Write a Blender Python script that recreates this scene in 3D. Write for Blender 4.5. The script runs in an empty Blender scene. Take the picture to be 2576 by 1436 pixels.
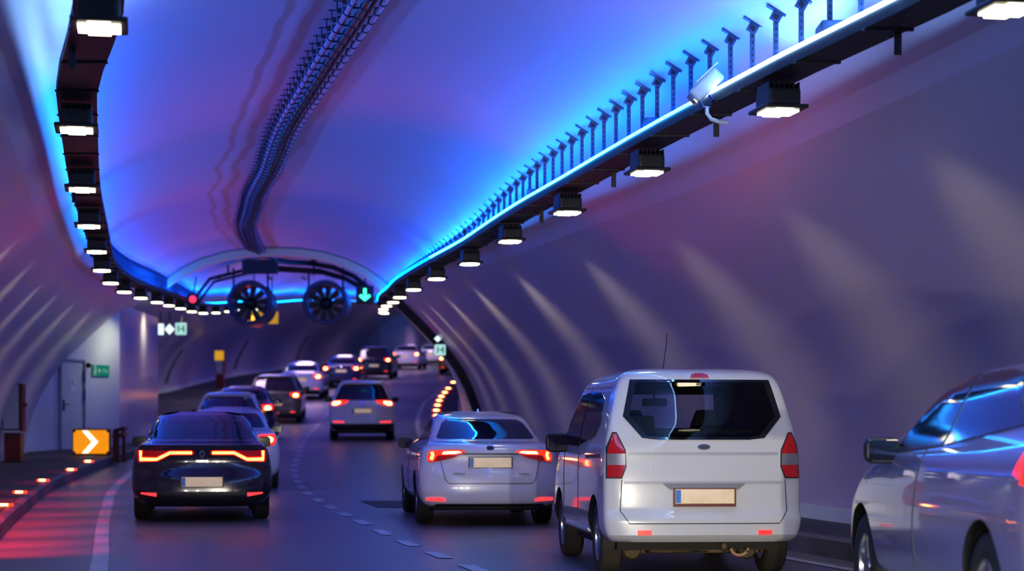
import bpy, bmesh, math, random
import numpy as np
from mathutils import Vector, Matrix
random.seed(7)
S = bpy.context.scene
COL = S.collection
S.view_settings.view_transform = 'Standard'
S.view_settings.look = 'None'
S.view_settings.exposure = 0.0; S.view_settings.gamma = .9
PI = math.pi

# ------------------------------------------------------------------ materials
MATS = {}
def mat(name, base=(.5, .5, .5), rough=.5, metal=0., emis=None, es=0., coat=0., spec=None, ior=None):
    if name in MATS: return MATS[name]
    m = bpy.data.materials.new(name); m.use_nodes = True
    b = m.node_tree.nodes['Principled BSDF']
    b.inputs['Base Color'].default_value = (*base, 1)
    b.inputs['Roughness'].default_value = rough
    b.inputs['Metallic'].default_value = metal
    b.inputs['Coat Weight'].default_value = coat
    b.inputs['Coat Roughness'].default_value = .03
    if spec is not None: b.inputs['Specular IOR Level'].default_value = spec
    if ior is not None: b.inputs['IOR'].default_value = ior
    if emis is not None:
        b.inputs['Emission Color'].default_value = (*emis, 1)
        b.inputs['Emission Strength'].default_value = es
    MATS[name] = m
    return m

def noise_mat(name, c1, c2, scale=4., rough=(.3, .5), bump=0., detail=4., stretch=(1, 1, 1), metal=0., coat=0.):
    m = mat(name, c1, rough[0], metal, coat=coat)
    nt = m.node_tree; N = nt.nodes; L = nt.links; b = N['Principled BSDF']
    tc = N.new('ShaderNodeTexCoord'); mp = N.new('ShaderNodeMapping'); mp.inputs['Scale'].default_value = stretch
    no = N.new('ShaderNodeTexNoise'); no.inputs['Scale'].default_value = scale; no.inputs['Detail'].default_value = detail
    L.new(tc.outputs['Object'], mp.inputs['Vector']); L.new(mp.outputs[0], no.inputs['Vector'])
    cr = N.new('ShaderNodeMix'); cr.data_type = 'RGBA'
    cr.inputs[6].default_value = (*c1, 1); cr.inputs[7].default_value = (*c2, 1)
    rp = N.new('ShaderNodeMapRange'); rp.inputs[1].default_value = .3; rp.inputs[2].default_value = .7
    L.new(no.outputs['Fac'], rp.inputs[0]); L.new(rp.outputs[0], cr.inputs[0]); L.new(cr.outputs[2], b.inputs['Base Color'])
    rr = N.new('ShaderNodeMapRange'); rr.inputs[3].default_value = rough[0]; rr.inputs[4].default_value = rough[1]
    L.new(no.outputs['Fac'], rr.inputs[0]); L.new(rr.outputs[0], b.inputs['Roughness'])
    if bump:
        bu = N.new('ShaderNodeBump'); bu.inputs['Strength'].default_value = bump; bu.inputs['Distance'].default_value = .02
        n2 = N.new('ShaderNodeTexNoise'); n2.inputs['Scale'].default_value = scale * 14
        L.new(tc.outputs['Object'], n2.inputs['Vector'])
        L.new(n2.outputs['Fac'], bu.inputs['Height']); L.new(bu.outputs[0], b.inputs['Normal'])
    return m

def paint(name, c, rough=.22):
    return noise_mat(name, c, tuple(v * .93 for v in c), 1.5, (rough, rough + .08), coat=.9)
def glow(name, c, s): return mat(name, (.02, .02, .02), .4, emis=c, es=s)

M_ASPH = noise_mat('asphalt', (.15, .14, .14), (.2, .19, .19), .35, (.3, .48), .25, stretch=(.5, 2.2, 1))
M_WALK = noise_mat('walkway_concrete', (.032, .03, .036), (.06, .055, .06), 1.2, (.55, .8), .3)
M_KERB = noise_mat('kerb_concrete', (.09, .085, .09), (.15, .14, .15), 2., (.5, .7), .2)
M_WALL = noise_mat('wall_panel', (.50, .40, .52), (.54, .43, .56), .5, (.3, .36), 0, stretch=(1, .3, 1))
M_SKIRT = noise_mat('wall_skirting', (.6, .6, .62), (.7, .7, .7), 3, (.4, .5))
M_BLOCK = noise_mat('plaster_white', (.62, .62, .66), (.7, .7, .74), .8, (.28, .4))
M_COLUMN = noise_mat('glossy_panel', (.62, .55, .66), (.68, .6, .7), .6, (.12, .2))
M_LINE = noise_mat('road_paint', (.62, .6, .58), (.45, .44, .44), 6, (.45, .6))
M_TRAY = noise_mat('tray_steel', (.02, .018, .025), (.035, .03, .04), 3, (.45, .6), metal=.3)
M_STRUT = noise_mat('strut_steel', (.05, .07, .14), (.1, .13, .22), 9, (.35, .5), metal=.6)
M_BLACK = mat('black_plastic', (.012, .012, .014), .45)
M_RUB = noise_mat('tyre_rubber', (.012, .012, .013), (.022, .021, .021), 8, (.7, .85))
M_RUBD = noise_mat('dusty_rubber', (.04, .03, .022), (.07, .055, .035), 6, (.7, .85))
M_RIM = mat('alloy_rim', (.55, .56, .6), .25, .9)
M_GLASSD = mat('dark_glass', (.006, .007, .012), .03, 0, ior=1.75)
M_GLASSB = mat('rear_glass', (.01, .012, .03), .04, .0, ior=2.6)
M_CHROME = mat('chrome', (.8, .8, .82), .12, 1.)
M_SEAM = mat('panel_gap', (.03, .03, .04), .6)
M_PLATE = noise_mat('plate_cream', (.75, .62, .45), (.5, .38, .24), 5, (.35, .45))
M_PLATE.node_tree.nodes['Principled BSDF'].inputs['Emission Color'].default_value = (1, .74, .42, 1); M_PLATE.node_tree.nodes['Principled BSDF'].inputs['Emission Strength'].default_value = .3  # plate face glows warm in place of number plate lamps
M_PLATEB = mat('plate_blue', (.03, .2, .6), .4)
M_MAROON = mat('plate_frame_maroon', (.16, .02, .02), .4)
M_LRED = mat('lamp_red', (.35, .006, .01), .12, emis=(1, .02, .02), es=.12, coat=1)
M_LREDON = mat('lamp_red_lit', (.4, .01, .01), .2, emis=(1, .025, .01), es=2.2)
M_LAMBER = glow('lamp_amber_core', (1, .28, .05), 9)
M_LHOT = glow('lamp_hot_core', (1, .45, .12), 14)
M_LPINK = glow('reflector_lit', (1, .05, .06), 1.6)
M_LCLEAR = mat('lamp_clear', (.42, .38, .38), .18, .5, coat=1)
M_WHITE_L = glow('luminaire_glass', (1, .93, .66), 6)
M_UNDER = noise_mat('dusty_underbody', (.22, .15, .07), (.05, .04, .03), 7, (.6, .8))
M_INT = mat('interior_dark', (.012, .012, .016), .8)
M_REDP = noise_mat('red_painted_steel', (.24, .02, .015), (.14, .015, .01), 4, (.4, .5))
M_GREY = noise_mat('grey_cabinet', (.28, .28, .32), (.36, .36, .4), 4, (.3, .4))
M_DOOR = noise_mat('door_paint', (.6, .6, .57), (.66, .66, .62), 2, (.35, .45))
M_GREEN = mat('sign_green', (.0, .16, .09), .4, emis=(0, .3, .18), es=.35)
M_SIGNW = glow('sign_white', (.75, .95, 1), 1.3)
M_SIGNG = glow('sign_mint', (.45, .8, .75), 1.0)
M_CAMW = mat('camera_shell', (.62, .64, .68), .35)
M_PURP = noise_mat('fan_casing', (.06, .05, .12), (.08, .07, .16), 3, (.4, .5))

def vault_mat():
    m = noise_mat('vault_paint', (.54, .46, .64), (.6, .52, .7), .35, (.3, .42), 0, stretch=(1, .3, 1))
    nt = m.node_tree; N = nt.nodes; L = nt.links; b = N['Principled BSDF']
    mixc = [n for n in N if n.type == 'MIX'][0]
    uv = N.new('ShaderNodeUVMap'); uv.uv_map = 'UVMap'
    sep = N.new('ShaderNodeSeparateXYZ'); L.new(uv.outputs[0], sep.inputs[0])
    no = N.new('ShaderNodeTexNoise'); no.inputs['Scale'].default_value = .45; no.inputs['Detail'].default_value = 2.; no.noise_dimensions = '1D'
    L.new(sep.outputs['Y'], no.inputs['W'])
    wob = N.new('ShaderNodeMath'); wob.operation = 'MULTIPLY_ADD'; wob.inputs[1].default_value = .22
    L.new(no.outputs['Fac'], wob.inputs[0]); L.new(sep.outputs['X'], wob.inputs[2])
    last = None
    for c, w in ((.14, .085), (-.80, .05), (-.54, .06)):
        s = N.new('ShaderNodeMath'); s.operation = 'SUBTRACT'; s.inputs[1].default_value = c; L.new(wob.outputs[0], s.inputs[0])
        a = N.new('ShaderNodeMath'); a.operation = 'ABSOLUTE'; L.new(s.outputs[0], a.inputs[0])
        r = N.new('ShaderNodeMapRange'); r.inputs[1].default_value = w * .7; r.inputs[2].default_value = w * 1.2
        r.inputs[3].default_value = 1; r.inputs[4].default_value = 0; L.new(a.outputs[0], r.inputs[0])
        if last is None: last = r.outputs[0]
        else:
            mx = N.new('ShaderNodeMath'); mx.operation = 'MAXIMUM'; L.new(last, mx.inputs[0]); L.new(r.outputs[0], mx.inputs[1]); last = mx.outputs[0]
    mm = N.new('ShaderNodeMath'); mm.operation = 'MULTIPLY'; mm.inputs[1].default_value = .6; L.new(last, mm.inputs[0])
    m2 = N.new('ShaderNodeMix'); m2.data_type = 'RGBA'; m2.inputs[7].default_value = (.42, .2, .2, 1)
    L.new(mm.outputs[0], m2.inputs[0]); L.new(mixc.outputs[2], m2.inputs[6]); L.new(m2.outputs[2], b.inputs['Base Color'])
    return m
M_VAULT = vault_mat()

def tint_glass():
    m = bpy.data.materials.new('tinted_glass'); m.use_nodes = True
    nt = m.node_tree; nt.nodes.clear(); N = nt.nodes; L = nt.links
    o = N.new('ShaderNodeOutputMaterial'); mx = N.new('ShaderNodeMixShader'); t = N.new('ShaderNodeBsdfTransparent')
    g = N.new('ShaderNodeBsdfGlossy'); f = N.new('ShaderNodeFresnel'); f.inputs[0].default_value = 1.5
    t.inputs[0].default_value = (.55, .55, .62, 1); g.inputs['Roughness'].default_value = .02
    L.new(f.outputs[0], mx.inputs[0]); L.new(t.outputs[0], mx.inputs[1]); L.new(g.outputs[0], mx.inputs[2]); L.new(mx.outputs[0], o.inputs[0])
    return m
M_TINT = tint_glass()

# ------------------------------------------------------------------ helpers
def tag(o, label=None, cat=None, group=None, kind=None):
    if label: o['label'] = label
    if cat: o['category'] = cat
    if group: o['group'] = group
    if kind: o['kind'] = kind
    return o
def link(o, parent=None):
    COL.objects.link(o)
    if parent is not None: o.parent = parent
    return o
def empty(name, loc=(0, 0, 0), rz=0., rx=0.):
    o = bpy.data.objects.new(name, None); o.empty_display_size = .1
    o.location = loc; o.rotation_euler = (rx, 0, rz); COL.objects.link(o); return o
def mobj(name, bm, m, parent=None, smooth=False, loc=None):
    me = bpy.data.meshes.new(name)
    bmesh.ops.recalc_face_normals(bm, faces=bm.faces[:])
    bm.to_mesh(me); bm.free()
    for mm in (m if isinstance(m, (list, tuple)) else [m]): me.materials.append(mm)
    if smooth:
        for p in me.polygons: p.use_smooth = True
        try: me.set_sharp_from_angle(angle=math.radians(38))
        except Exception: pass
    o = bpy.data.objects.new(name, me); link(o, parent)
    if loc is not None: o.location = loc
    return o
def box(bm, c, s, rz=0., rx=0., ry=0., mi=0):
    r = bmesh.ops.create_cube(bm, size=1.)
    M = Matrix.Translation(c) @ Matrix.Rotation(rz, 4, 'Z') @ Matrix.Rotation(rx, 4, 'X') @ Matrix.Rotation(ry, 4, 'Y') @ Matrix.Diagonal((*s, 1))
    bmesh.ops.transform(bm, matrix=M, verts=r['verts'])
    for v in r['verts']:
        for f in v.link_faces: f.material_index = mi
    return r['verts']
def bevel_all(bm, w, seg=2):
    bmesh.ops.bevel(bm, geom=bm.edges[:], offset=w, segments=seg, affect='EDGES', profile=.6)
def cyl(bm, p0, p1, r, r2=None, seg=12, cap=True, mi=0):
    p0 = Vector(p0); p1 = Vector(p1); d = p1 - p0
    q = d.to_track_quat('Z', 'Y').to_matrix().to_4x4()
    res = bmesh.ops.create_cone(bm, cap_ends=cap, segments=seg, radius1=r, radius2=r if r2 is None else r2, depth=d.length)
    bmesh.ops.transform(bm, matrix=Matrix.Translation((p0 + p1) / 2) @ q, verts=res['verts'])
    for v in res['verts']:
        for f in v.link_faces: f.material_index = mi
def tube(bm, pts, r, seg=8, mi=0, closed=False):
    pts = [Vector(p) for p in pts]; rings = []
    n = len(pts)
    for i, p in enumerate(pts):
        a = pts[(i - 1) % n] if (closed or i > 0) else p; b = pts[(i + 1) % n] if (closed or i < n - 1) else p
        t = (b - a).normalized(); up = Vector((0, 0, 1)) if abs(t.z) < .9 else Vector((1, 0, 0))
        u = t.cross(up).normalized(); w = u.cross(t)
        rr = r[i] if isinstance(r, (list, tuple)) else r
        rings.append([bm.verts.new(p + (u * math.cos(k * 2 * PI / seg) + w * math.sin(k * 2 * PI / seg)) * rr) for k in range(seg)])
    m = n if closed else n - 1
    for i in range(m):
        A = rings[i]; B = rings[(i + 1) % n]
        for k in range(seg):
            f = bm.faces.new((A[k], A[(k + 1) % seg], B[(k + 1) % seg], B[k])); f.material_index = mi
    if not closed:
        bm.faces.new(rings[0][::-1]); bm.faces.new(rings[-1])
def lathe(bm, prof, seg=32, axis='X', c=(0, 0, 0), mi=None):
    rings = []
    for (a, r) in prof:
        ring = []
        for k in range(seg):
            t = k * 2 * PI / seg
            v = (a, r * math.cos(t), r * math.sin(t)) if axis == 'X' else ((r * math.cos(t), a, r * math.sin(t)) if axis == 'Y' else (r * math.cos(t), r * math.sin(t), a))
            ring.append(bm.verts.new(Vector(v) + Vector(c)))
        rings.append(ring)
    for i in range(len(rings) - 1):
        for k in range(seg):
            f = bm.faces.new((rings[i][k], rings[i][(k + 1) % seg], rings[i + 1][(k + 1) % seg], rings[i + 1][k]))
            if mi: f.material_index = mi
def prism(bm, poly, y0, y1, plane='XZ', mi=0):
    def P(a, b, c): return (a, c, b) if plane == 'XZ' else ((c, a, b) if plane == 'YZ' else (a, b, c))
    A = [bm.verts.new(P(a, b, y0)) for a, b in poly]; B = [bm.verts.new(P(a, b, y1)) for a, b in poly]
    fs = [bm.faces.new(A[::-1]), bm.faces.new(B)]
    n = len(poly)
    for i in range(n): fs.append(bm.faces.new((A[i], A[(i + 1) % n], B[(i + 1) % n], B[i])))
    for f in fs: f.material_index = mi
def pchip(xs, ys):
    xs = [float(v) for v in xs]; ys = [float(v) for v in ys]; n = len(xs)
    h = [xs[i + 1] - xs[i] for i in range(n - 1)]; d = [(ys[i + 1] - ys[i]) / h[i] for i in range(n - 1)]
    m = [0.] * n; m[0] = d[0]; m[-1] = d[-1]
    for i in range(1, n - 1):
        if d[i - 1] * d[i] <= 0: m[i] = 0.
        else:
            w1 = 2 * h[i] + h[i - 1]; w2 = h[i] + 2 * h[i - 1]; m[i] = (w1 + w2) / (w1 / d[i - 1] + w2 / d[i])
    def f(x):
        if x <= xs[0]: return ys[0] + m[0] * (x - xs[0]) if not f.clamp else ys[0]
        if x >= xs[-1]: return ys[-1] + m[-1] * (x - xs[-1]) if not f.clamp else ys[-1]
        i = max(k for k in range(n - 1) if xs[k] <= x)
        t = (x - xs[i]) / h[i]
        return (2 * t**3 - 3 * t**2 + 1) * ys[i] + (t**3 - 2 * t**2 + t) * h[i] * m[i] + (-2 * t**3 + 3 * t**2) * ys[i + 1] + (t**3 - t**2) * h[i] * m[i + 1]
    f.clamp = False
    return f

# ------------------------------------------------------------------ alignment of the road
Ztab = [(-20, 0), (0, 0), (17, 0), (22, .03), (25, .09), (30, .18), (35, .32), (40, .5), (46, .77), (55, 1.22), (62, 1.55), (66, 1.8), (70, 2.1), (75, 2.5), (81, 2.95),
        (85, 3.2), (91, 3.7), (100, 4.4), (110, 5.05), (118, 5.6), (125, 6.0), (140, 6.8), (160, 7.8), (180, 8.7), (215, 10)]
Ctab = [(-20, 6.3), (0, 2.9), (9, 1.3), (18.4, -.47), (24.6, -1.72), (29.8, -2.72), (34.6, -3.6), (42, -4.6), (48, -5.15), (55, -5.75), (66, -6.42), (72, -6.65), (80, -6.75),
        (91, -6.4), (100, -5.8), (110, -5.05), (118, -4.5), (130, -3.5), (145, -1.8), (160, .5), (180, 5), (200, 11), (215, 17)]
zr = pchip(*zip(*Ztab)); cc = pchip(*zip(*Ctab))
def M0(d): return cc(d) - .7
ST = [-14 + i * 1.0 for i in range(0, 95)] + [81 + 1.5 * i for i in range(1, 88)]
SEC = [(0, 5.2), (.7, 5.17), (1.3, 5.08), (1.9, 4.9), (2.4, 4.66), (2.75, 4.42), (3.05, 4.16), (3.4, 3.75), (3.85, 3.3), (4.3, 2.82), (4.65, 2.42), (4.95, 2.0), (5.2, 1.5), (5.38, 1.0), (5.48, .55), (5.5, .2)]
def wide(d, side):
    if side < 0: return 1. if d < 51.5 else (1.33 if d > 54.2 else 1 + .33 * (d - 51.5) / 2.7)
    return 1.05 if d < 20 else (1.0 if d > 30 else 1.05 - .005 * (d - 20))
def secpt(o, h, d, side, inset=0.):
    k = abs(o)
    t = min(1, max(0, (k - 2.3) / 1.6)); f = 1 + (wide(d, side) - 1) * t * t * (3 - 2 * t)
    L = math.hypot(k, h - 1.) or 1
    return M0(d) + side * (k * f - inset * k / L), zr(d) + h - inset * max(0, h - 1.) / L

def sweep(name, sec, side, m, dlist, inset=0., parent=None, both=False, uv=False, kind='structure', thick=0.):
    bm = bmesh.new(); uvl = bm.loops.layers.uv.new('UVMap') if uv else None
    rows = []
    for d in dlist:
        row = []
        if both:
            for (o, h) in [(-a, b) for a, b in sec[::-1] if a > 0] + list(sec):
                x, z = secpt(o, h, d, -1 if o < 0 else 1, inset); row.append((bm.verts.new((x, d, z)), o, d))
        else:
            for (o, h) in sec:
                x, z = secpt(o, h, d, side, inset); row.append((bm.verts.new((x, d, z)), o * side, d))
        rows.append(row)
    for i in range(len(rows) - 1):
        for k in range(len(rows[i]) - 1):
            q = (rows[i][k], rows[i][k + 1], rows[i + 1][k + 1], rows[i + 1][k])
            f = bm.faces.new([v[0] for v in q])
            if uv:
                for lp, v in zip(f.loops, q): lp[uvl].uv = (v[1], v[2])
    if thick:
        r = bmesh.ops.extrude_face_region(bm, geom=bm.faces[:])
        vs = [v for v in r['geom'] if isinstance(v, bmesh.types.BMVert)]
        for v in vs:
            mx = M0(v.co.y); mz = zr(v.co.y) + 1.; dx = v.co.x - mx; dz = max(0, v.co.z - mz); L = math.hypot(dx, dz) or 1
            v.co.x += dx / L * thick; v.co.z += dz / L * thick
    o = mobj(name, bm, m, parent, smooth=True)
    if kind: o['kind'] = kind
    return o

SEC_C = [s for s in SEC if s[1] >= 3.75]; SEC_W = [s for s in SEC if s[1] <= 3.75]
sweep('ceiling', SEC_C, 1, M_VAULT, ST, both=True, uv=True)
sweep('wall_left', SEC_W, -1, M_WALL, ST)
sweep('wall_right', SEC_W, 1, M_WALL, ST)

def ribbon(name, offA, offB, h, m, dlist=ST, kind='structure', rel='C', hB=None, parent=None):
    bm = bmesh.new(); prev = None
    for d in dlist:
        a = offA(d) if callable(offA) else offA; b = offB(d) if callable(offB) else offB
        c = cc(d)
        v = (bm.verts.new((c + a, d, zr(d) + h)), bm.verts.new((c + b, d, zr(d) + (h if hB is None else hB))))
        if prev: bm.faces.new((prev[0], prev[1], v[1], v[0]))
        prev = v
    o = mobj(name, bm, m, parent, smooth=True)
    if kind: o['kind'] = kind
    return o
KL = lambda d: -4.45 if d < 40 else (-4.0 if 47 < d < 56 else (-4.3))
KL = pchip([-20, 30, 42, 48, 55, 62, 220], [-4.55, -4.45, -4.1, -3.8, -3.9, -4.3, -4.3])
KR = pchip([-20, 40, 80, 95, 220], [3.75, 3.75, 3.85, 3.5, 3.5])
WL = lambda d: M0(d) - cc(d) - 5.5 * wide(d, -1)
WR = lambda d: M0(d) - cc(d) + 5.5 * wide(d, 1)
ribbon('floor', lambda d: KL(d) - .05, lambda d: KR(d) + .05, 0., M_ASPH)
ribbon('walkway_left', WL, lambda d: KL(d) - .12, .2, M_WALK)
ribbon('walkway_right', lambda d: KR(d) + .12, WR, .2, M_WALK)
def kerb(name, f, s):
    bm = bmesh.new(); prev = None
    for d in ST:
        x = cc(d) + f(d); z = zr(d)
        row = [bm.verts.new(p) for p in ((x, d, z - .05), (x, d, z + .17), (x + s * .03, d, z + .2), (x + s * .15, d, z + .2), (x + s * .15, d, z - .05))]
        if prev:
            for k in range(4): bm.faces.new((prev[k], prev[k + 1], row[k + 1], row[k]))
        prev = row
    o = mobj(name, bm, M_KERB); o['kind'] = 'structure'
kerb('trim_1', KL, -1); kerb('trim_2', KR, 1)
# pale skirting at the foot of the walls
for nm, sd in (('baseboard_left', -1), ('baseboard_right', 1)):
    sweep(nm, [(5.44, .36), (5.45, .2)], sd, M_SKIRT, ST, inset=.03, thick=.05)
# edge lines and lane dashes
ribbon('road_edge_line_left', -3.42, -3.26, .006, M_LINE)
ribbon('road_edge_line_right', 3.22, 3.37, .006, M_LINE)
bm = bmesh.new(); d = 11.2
while d < 150:
    for i in range(2):
        a = d + i * .5; b = a + .5
        q = [(cc(a) - .075, a), (cc(a) + .075, a), (cc(b) + .075, b), (cc(b) - .075, b)]
        bm.faces.new([bm.verts.new((x, y, zr(y) + .007)) for x, y in q])
    d += 2.0
o = mobj('lane_dash_line', bm, M_LINE); o['kind'] = 'structure'
# dark patch of old asphalt with a worn arrow
bm = bmesh.new()
for pts in ([(-2.6, 31.5), (-1.4, 31.5), (-1.75, 29.6), (-2.2, 29.6)], [(-1.25, 31.5), (-.2, 31.6), (-.15, 29.9), (-1.5, 29.6)]):
    bm.faces.new([bm.verts.new((x + .2, y, zr(y) + .009)) for x, y in pts])
o = mobj('road_patch', bm, M_WALK); o['kind'] = 'structure'

# arch rings of the tunnel
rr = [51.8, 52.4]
o = sweep('trim_3', [s for s in SEC if s[1] > 4.1], 1, mat('ring_lit_cream', (.95, .7, .42), .6), rr, inset=.22, both=True, thick=.2)  # uplit top of the ring, its light put into a pale colour
M_RING_SHADE = mat('ring_shaded_band', (.015, .013, .018), .6)
o = sweep('trim_4', [(3.0, 4.2)] + [s for s in SEC if s[1] < 4.1], 1, M_RING_SHADE, [51.9, 52.4], inset=.22, thick=.26)  # right side of the same ring, its shade put into a dark colour
for i, dd in enumerate((84, 99, 116)):
    sweep('trim_%d' % (5 + i), [s for s in SEC if .5 < s[1] < 2.1], -1, mat('joint_grey', (.12, .1, .14), .6), [dd, dd + .6], inset=.02, thick=.02)

# left technical block that stands out from the wall, with its door
def wallbox(name, poly, h0, h1, mats, zf):
    bm = bmesh.new()
    A = [bm.verts.new((x, y, zf + h0)) for x, y in poly]; B = [bm.verts.new((x, y, zf + h1)) for x, y in poly]
    n = len(poly)
    for i in range(n):
        f = bm.faces.new((A[i], A[(i + 1) % n], B[(i + 1) % n], B[i])); f.material_index = 1 if i == 1 else 0
    bm.faces.new(B); bm.faces.new(A[::-1])
    o = mobj(name, bm, mats); o['kind'] = 'structure'; return o
P0 = Vector((-11.16, 45.5)); P1 = Vector((-9.56, 48.5)); FD = (P1 - P0).normalized(); FL = (P1 - P0).length
FN = Vector((FD.y, -FD.x))     # towards the road / camera
pa = P0 - FD * 1.2
wallbox('wall_block', [(pa.x, pa.y), (P1.x, P1.y), (-9.65, 54.3), (-13.6, 54.3), (-13.6, pa.y)], -.6, 3.75, [M_BLOCK, M_COLUMN], zr(47))
FANG = math.atan2(FD.y, FD.x)
def face_root(name, t, z, off=.0):
    p = P0 + FD * FL * t + FN * off
    return empty(name, (p.x, p.y, z), FANG)
zw = zr(46.8) + .2
dr = empty('door_1', (*(P0 + FD * FL * .478 + FN * .0), zw), FANG); dr['kind'] = 'structure'
bm = bmesh.new(); box(bm, (0, -.015, 1.03), (.78, .05, 2.06)); mobj('door_leaf', bm, M_DOOR, dr)
bm = bmesh.new()
box(bm, (-.42, -.03, 1.05), (.05, .08, 2.14)); box(bm, (.42, -.03, 1.05), (.05, .08, 2.14)); box(bm, (0, -.03, 2.1), (.89, .08, .05))
mobj('door_frame', bm, M_GREY, dr)
bm = bmesh.new(); box(bm, (-.31, -.05, 1.03), (.05, .02, .26)); cyl(bm, (-.31, -.05, 1.05), (-.31, -.1, 1.05), .012); cyl(bm, (-.31, -.1, 1.05), (-.17, -.1, 1.05), .012)
mobj('door_handle', bm, M_STRUT, dr)
for z in (1.72, 1.28):
    bm = bmesh.new(); box(bm, (.4, -.075, z), (.05, .02, .26)); mobj('hinge', bm, M_STRUT, dr)
bm = bmesh.new(); box(bm, (0, -.045, 1.52), (.17, .01, .32)); nt_ = mobj('door_notice', bm, mat('paper', (.75, .75, .78), .6), dr)
bm = bmesh.new(); box(bm, (.0, -.055, 1.58), (.025, .004, .14)); mobj('notice_mark', bm, mat('ink', (.1, .1, .12), .6), nt_)

sg = face_root('exit_sign', .786, zw + 1.75, .02); tag(sg, 'green emergency exit sign with running figure and arrow beside the door', 'sign')
bm = bmesh.new(); box(bm, (0, 0, .135), (.62, .03, .27)); bevel_all(bm, .006, 1); mobj('sign_panel', bm, M_GREEN, sg)
bm = bmesh.new()
W = lambda pts: prism(bm, pts, -.022, -.016)
W([(-.29, .02), (-.19, .02), (-.19, .25), (-.29, .25), (-.29, .235), (-.205, .235), (-.205, .035), (-.29, .035)])
cyl(bm, (-.235, -.022, .215), (-.235, -.016, .215), .02)
W([(-.26, .11), (-.225, .2), (-.2, .2), (-.215, .12), (-.19, .05), (-.21, .045), (-.235, .1), (-.275, .05), (-.29, .06)])
W([(-.13, .115), (-.13, .155), (-.08, .155), (-.08, .205), (-.02, .135), (-.08, .065), (-.08, .115)])
mobj('pictogram', bm, glow('sign_symbol', (.5, .8, .7), .45), sg)
def text(name, body, size, m, parent, loc, rot=(PI / 2, 0, 0), ext=.002, al='CENTER'):
    cu = bpy.data.curves.new(name, 'FONT'); cu.body = body; cu.size = size; cu.extrude = ext; cu.align_x = al; cu.align_y = 'CENTER'
    cu.materials.append(m)
    t = bpy.data.objects.new(name, cu); COL.objects.link(t); bpy.context.view_layer.update()
    me = bpy.data.meshes.new_from_object(t.evaluated_get(bpy.context.evaluated_depsgraph_get())); bpy.data.objects.remove(t)
    me.materials.clear(); me.materials.append(m)
    o = bpy.data.objects.new(name, me); link(o, parent); o.location = loc; o.rotation_euler = rot
    return o
text('sign_text', '25m', .13, MATS['sign_symbol'], sg, (.15, -.02, .135))
cm = face_root('dome_sensor', .645, zw + 2.0, .04); tag(cm, 'small black round sensor on the wall above the door corner', 'sensor')
bm = bmesh.new(); lathe(bm, [(-.07, .0), (-.065, .035), (-.04, .055), (0, .06), (.0, .045), (.03, .045), (.03, 0)], 20, 'Y'); mobj('dome', bm, M_BLACK, cm, True)

# second, far block seen through the bend
wallbox('wall_block_far', [(-9.2, 139), (-7.6, 141), (-6.9, 150), (-10, 154), (-12, 139)], -1, 4.2, [M_BLOCK, M_COLUMN], zr(141))

# ------------------------------------------------------------------ beams : cable trays with blue strips
OL = pchip([-20, 12.3, 16.3, 20.2, 28, 36, 46, 56, 64, 220], [-3.2, -3.24, -3.5, -3.53, -3.46, -3.44, -3.4, -3.5, -3.6, -3.6])
OR = pchip([-20, 11.8, 15.4, 18.9, 22.4, 26.4, 30.8, 35, 44, 60, 220], [2.15, 2.15, 1.95, 1.85, 1.9, 2.03, 2.2, 2.28, 2.3, 2.2, 2.2])
BOT = 3.92   # underside of tray, lamps hang below
def ceil_h(o):
    o = abs(o)
    for i in range(len(SEC) - 1):
        if SEC[i][0] <= o <= SEC[i + 1][0]:
            t = (o - SEC[i][0]) / (SEC[i + 1][0] - SEC[i][0]); return SEC[i][1] + t * (SEC[i + 1][1] - SEC[i][1])
    return 4.
M_STRIP_N = glow('led_strip_near', (.30, .62, 1), 26)
M_STRIP_M = glow('led_strip_mid', (.017, .34, 1), 40)
M_STRIP_F = glow('led_strip_far', (.0, .22, 1), 22)
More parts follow.
